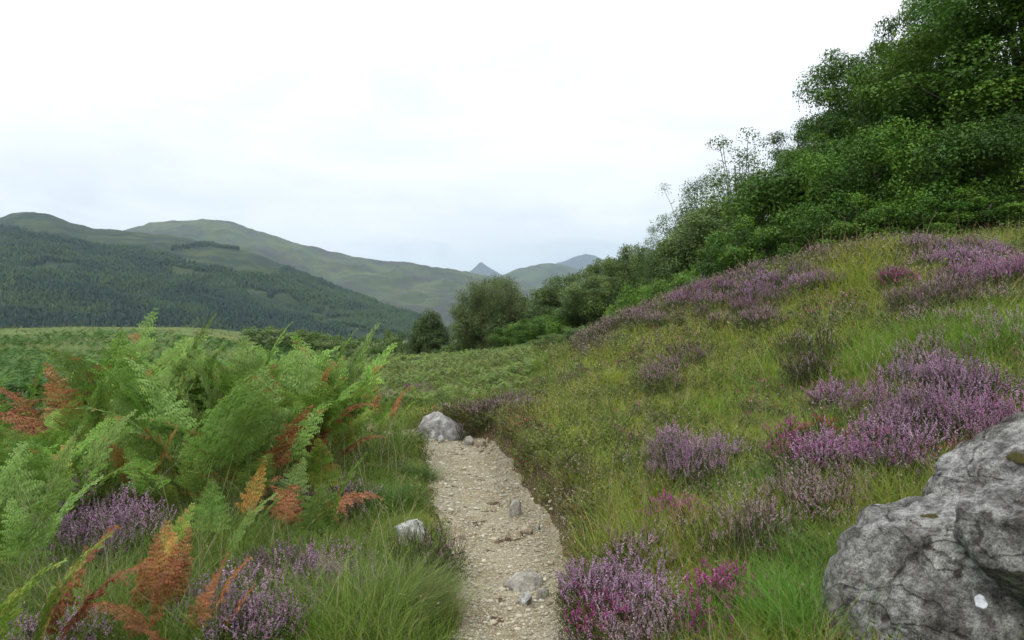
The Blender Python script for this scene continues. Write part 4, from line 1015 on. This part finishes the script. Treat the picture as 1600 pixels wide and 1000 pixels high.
def tree_mesh(seed, H=7.5, rx=2.6, ncl=60, nlf=700, leaf=.045, rad=.7, pal=((.045, .10, .022),), shape='round', inner=.45, flat=.62, hang=0, trunk_r=.13, zmin=.1, limbs=18, zc=.5, rz=.44, lump=.2, fill=0):
    r = np.random.default_rng(seed); V = []; C = []; pal = np.array(pal); ctr = []; tries = 0
    while len(ctr) < ncl and tries < 6000:
        tries += 1
        d_ = norm(r.normal(size=3)); q_ = r.uniform(inner ** 2, 1) ** .5
        lm = 1 + lump * mnoise.noise(Vector(d_) * 2.1 + Vector((seed, 0, 0))) * 1.4
        p = np.array([d_[0] * rx * q_ * lm, d_[1] * rx * q_ * lm, H * zc + d_[2] * H * rz * q_ * lm])
        if shape == 'cone': p[:2] *= np.clip(1.15 - p[2] / H, .12, 1) ** .9
        if shape == 'birch': p[:2] *= .72 + .45 * math.sin(np.clip(p[2] / H, 0, 1) * 2.6 + .3)
        if p[2] < H * zmin: continue
        if ctr and min(np.linalg.norm((p - c_) * [1, 1, 1.3]) for c_ in ctr) < rad * .62: 
            if tries < 4000: continue
        ctr.append(p)
    for p in ctr:
        c0 = pal[r.integers(len(pal))] * r.uniform(.85, 1.2); rr_ = rad * r.uniform(.65, 1.2)
        v, c = puff(p, int(nlf * (rr_ / rad) ** 2), rr_, flat * r.uniform(.8, 1.2), leaf, r, c0, hang)
        V.append(v); C.append(c)
    V = np.concatenate(V); C = np.concatenate(C)
    cm = mesh_np('crown', V, [np.arange(len(V)).reshape(-1, 4)], C); cm.materials.append(M_leaf)
    tb = MB(); s = np.linspace(0, 1, 9)
    tr = np.stack([.25 * np.sin(s * 3 + seed), .2 * np.sin(s * 2.3 + seed * 2), s * H * .8 - .3], -1); tr -= [tr[0, 0], tr[0, 1], 0]
    tb.tube(tr, trunk_r * (1.25 - s) ** .9 + .012, 8)
    for k in r.choice(len(ctr), min(limbs, len(ctr)), replace=False):
        p = ctr[k]; s0 = np.clip(p[2] / H * .55, .15, .75); i0 = int(s0 * 8); b = tr[i0]
        u = np.linspace(0, 1, 6)[:, None]
        lp = b * (1 - u) + p * u + np.array([0, 0, 1]) * (u * (1 - u)) * .5 + r.normal(0, .06, (6, 3)) * (u * (1 - u)) * 4
        tb.tube(lp, np.linspace(trunk_r * .45, .012, 6), 5)
        for e_ in range(2):
            t_ = lp[3 + e_]; en = t_ + r.normal(0, .4, 3) + [0, 0, .2]
            tb.tube(np.stack([t_, (t_ + en) / 2 + r.normal(0, .05, 3), en]), np.linspace(.022, .006, 3), 4)
    tm = tb.mesh('trunk', True); tm.materials.append(M_bark)
    return cm, tm, float(V[:, 2].max()), float(np.percentile(np.abs(V[:, 0]), 98) * 2)
NG = [(.052, .118, .014), (.072, .15, .018), (.10, .195, .023), (.038, .09, .013)]
OL = [(.10, .155, .045), (.125, .18, .05), (.08, .13, .04)]
BI = [(.11, .155, .05), (.13, .17, .055), (.095, .135, .046)]
BR = [(.11, .21, .03), (.14, .24, .035), (.08, .16, .025)]
DK = [(.06, .095, .03), (.075, .115, .035)]
TR = {'broad': [tree_mesh(500 + k, pal=NG, ncl=85, nlf=900, leaf=.042, rad=.62) for k in range(3)],
      'low': [tree_mesh(600 + k, H=3.8, rx=2.4, pal=NG, ncl=75, nlf=620, leaf=.042, rad=.55, flat=.75, limbs=16, trunk_r=.08, zmin=.05, lump=.35) for k in range(2)],
      'airy': [tree_mesh(520, pal=OL + NG[:1], ncl=110, nlf=210, leaf=.046, rad=.62, inner=.3, zmin=.1, flat=.6, limbs=80, trunk_r=.05, lump=.3)],
      'olive': [tree_mesh(530 + k, H=6, rx=2.4, pal=OL, ncl=95, nlf=560, leaf=.06, rad=.62, lump=.2, flat=.8) for k in range(3)],
      'green': [tree_mesh(540 + k, H=3.8, rx=2.1, pal=BR[2:] + NG[:3], ncl=70, nlf=480, leaf=.06, rad=.55, lump=.2, flat=.85, zmin=.05) for k in range(2)],
      'birch': [tree_mesh(550, H=9, rx=3.0, pal=BI, shape='birch', ncl=260, nlf=480, leaf=.06, rad=.58, flat=.95, hang=.55, inner=.35, lump=.1, trunk_r=.16, limbs=24)],
      'cone': [tree_mesh(560, H=7, rx=2.6, pal=DK, shape='cone', ncl=150, nlf=420, leaf=.06, rad=.55, zmin=.05, flat=.85, inner=.3)],
      'shrub': [tree_mesh(570 + k, H=2.2, rx=1.4, pal=NG, ncl=40, nlf=340, leaf=.04, rad=.36, zmin=.04, limbs=5, trunk_r=.04) for k in range(2)],
      'bright': [tree_mesh(580 + k, H=1.4, rx=1.0, pal=BR, ncl=34, nlf=240, leaf=.032, rad=.27, zmin=.04, limbs=5, trunk_r=.025) for k in range(2)],
      'scrub': [tree_mesh(590 + k, H=2.4, rx=1.8, pal=OL + BR[2:], ncl=40, nlf=260, leaf=.06, rad=.45, zmin=.04, limbs=5, trunk_r=.05) for k in range(2)]}
NAME = {'birch': 'birch_tree', 'cone': 'evergreen_tree', 'shrub': 'shrub', 'bright': 'bush', 'scrub': 'shrub'}
CAT = {'birch': 'tree', 'cone': 'tree', 'shrub': 'shrub', 'bright': 'bush', 'scrub': 'shrub'}
def tree(kind, px, d, top, wpx, label, group=None, yaw=None, var=None, sink=.15):
    own = random.Random(int(px * 7 + d * 13)); pr_ = TR[kind]; cm, tm, H0, W0 = pr_[own.randrange(len(pr_)) if var is None else var % len(pr_)]
    x = (px - 800) / F * d; z0 = Gs(x, d) - sink; H = EYE - (top - HZ) / F * d - z0
    s = wpx / F * d / W0
    e_ = empty(NAME.get(kind, 'broadleaf_tree'), (x, d, z0), own.random() * 6.28 if yaw is None else yaw, (s, s, H / H0))
    link('crown', cm, None, e_); link('trunk', tm, None, e_)
    return tag(e_, label, CAT.get(kind, 'tree'), group)
for a in [
    ('broad', 1585, 18.5, -90, 350, 'tallest dense dark green tree filling the upper right corner'),
    ('broad', 1650, 17.5, -130, 420, 'dense tree cut off by the right edge of the view'),
    ('broad', 1450, 20.5, -20, 170, 'dense green tree whose crown tops the skyline slope beside the tallest one'),
    ('broad', 1350, 21, 72, 190, 'dense green tree third down the skyline slope'),
    ('broad', 1290, 20.5, 172, 150, 'rounded green tree beside the thin see-through tree'),
    ('low', 1560, 15.5, 170, 280, 'low spreading green tree under the tallest one on the right'),
    ('low', 1400, 16.5, 190, 230, 'low spreading green tree in front of the skyline trees'),
    ('broad', 1255, 24, 190, 110, 'dense green tree behind the see-through tree at the low end of the skyline slope'),
    ('low', 1290, 17.5, 235, 170, 'low rounded dark green tree above the crest heather'),
    ('green', 1215, 18.5, 262, 170, 'bright green low tree behind the heathery crest'),
    ('broad', 1395, 22.5, 52, 190, 'dense green tree between the two highest crowns of the skyline slope'),
    ('airy', 1160, 26, 205, 170, 'thin see-through tree with open branches against the sky'),
    ('airy', 1085, 29, 275, 120, 'thin lower see-through tree left of the taller one'),
    ('olive', 1130, 23, 310, 160, 'olive green rounded tree under the see-through tree'),
    ('olive', 1085, 25, 345, 110, 'small olive tree where the wood thins out down the slope'),
    ('airy', 1022, 36, 350, 60, 'small open crowned tree alone on the skyline'),
    ('olive', 1050, 30, 375, 90, 'small grey green tree below the open crowned skyline tree'),
    ('olive', 985, 42, 380, 90, 'grey green tree with stepped crown on the slope skyline'),
    ('olive', 945, 47, 402, 90, 'grey green tree between stepped crown and rounded pair'),
    ('olive', 885, 56, 425, 100, 'rounded olive tree left in the sloping row'),
    ('olive', 935, 40, 428, 110, 'full rounded olive tree in front of the sloping row'),
    ('olive', 850, 62, 455, 70, 'small olive tree next to the big birch'),
    ('green', 900, 42, 470, 90, 'fresh green tree low in the sloping row'),
    ('green', 850, 50, 490, 90, 'fresh green low tree right of the birch foot'),
    ('green', 800, 55, 503, 60, 'fresh green rounded bush in front of the birch'),
    ('birch', 768, 64, 424, 112, 'large drooping birch standing alone mid valley'),
    ('olive', 735, 68, 490, 60, 'low green tree at the left foot of the birch'),
    ('cone', 673, 70, 480, 68, 'dark evergreen tree left of the birch')]: tree(*a)
tree('scrub', 618, 95, 512, 70, 'low olive shrub left of the dark evergreen')
tree('scrub', 655, 90, 515, 50, 'low olive shrub at the foot of the dark evergreen')
tree('scrub', 708, 66, 535, 50, 'low green shrub between evergreen and birch')
tree('scrub', 800, 45, 545, 80, 'low green shrub before the birch')
tree('scrub', 850, 36, 528, 90, 'low green shrub at the far foot of the bank')
tree('scrub', 745, 42, 556, 70, 'small grey green shrub in the bracken below the birch')
tree('scrub', 870, 30, 520, 80, 'green shrub just past the end of the crest')
for px_, d, top, w_, lab in [(560, 48, 548, 60, 'small grey green shrub left in the valley bracken'), (690, 34, 566, 60, 'small round shrub low in the valley bracken'), (590, 70, 538, 60, 'olive shrub at the far left of the valley bracken'), (760, 30, 580, 50, 'small dark shrub where the bank meets the valley'), (640, 45, 556, 44, 'tiny shrub below the dark evergreen'), (830, 26, 556, 60, 'low shrub behind the lower crest of the bank'), (520, 66, 530, 80, 'olive shrub behind the right end of the thicket'), (905, 24, 508, 60, 'olive shrub behind the middle of the crest')]:
    tree('scrub', px_, d, top, w_, lab)
for px_, d, top, w_, lab in [(545, 115, 521, 80, 'distant scrub closing the valley left of the evergreen'), (590, 125, 519, 80, 'distant scrub mound nearest the evergreen on its left'), (500, 120, 517, 80, 'distant scrub seen over the right end of the thicket')]:
    tree('scrub', px_, d, top, w_, lab)
tree('scrub', 415, 60, 508, 90, 'dark olive scrub mound behind the bracken thicket')
tree('scrub', 470, 62, 513, 70, 'dark olive scrub behind the lone upright bracken')
for px_, d, top, w_, lab in [(1040, 17.5, 425, 80, 'bright green bush on the crest nearest the heather'), (985, 19, 440, 70, 'bright green bush further down the crest'), (1085, 18, 420, 60, 'bright green bush touching the olive trees'), (1010, 21, 446, 60, 'bright green bush behind the other crest bushes')]:
    tree('bright', px_, d, top, w_, lab, sink=.3)
tree('bright', 1600, 11.5, 372, 60, 'pale green bush at the right end of the highest crest', sink=.2)
for px_, d, top, w_ in [(1180, 17, 335, 130), (1270, 16, 310, 150), (1360, 15.5, 300, 150), (1450, 15, 300, 170), (1540, 14.5, 290, 170), (1620, 14, 300, 160), (1310, 18, 270, 150), (1490, 17, 250, 170), (1130, 19, 365, 100)]:
    tree('shrub', px_, d, top, w_, 'dark green undergrowth bush beneath the big trees on the crest', 'undergrowth beneath the big trees')
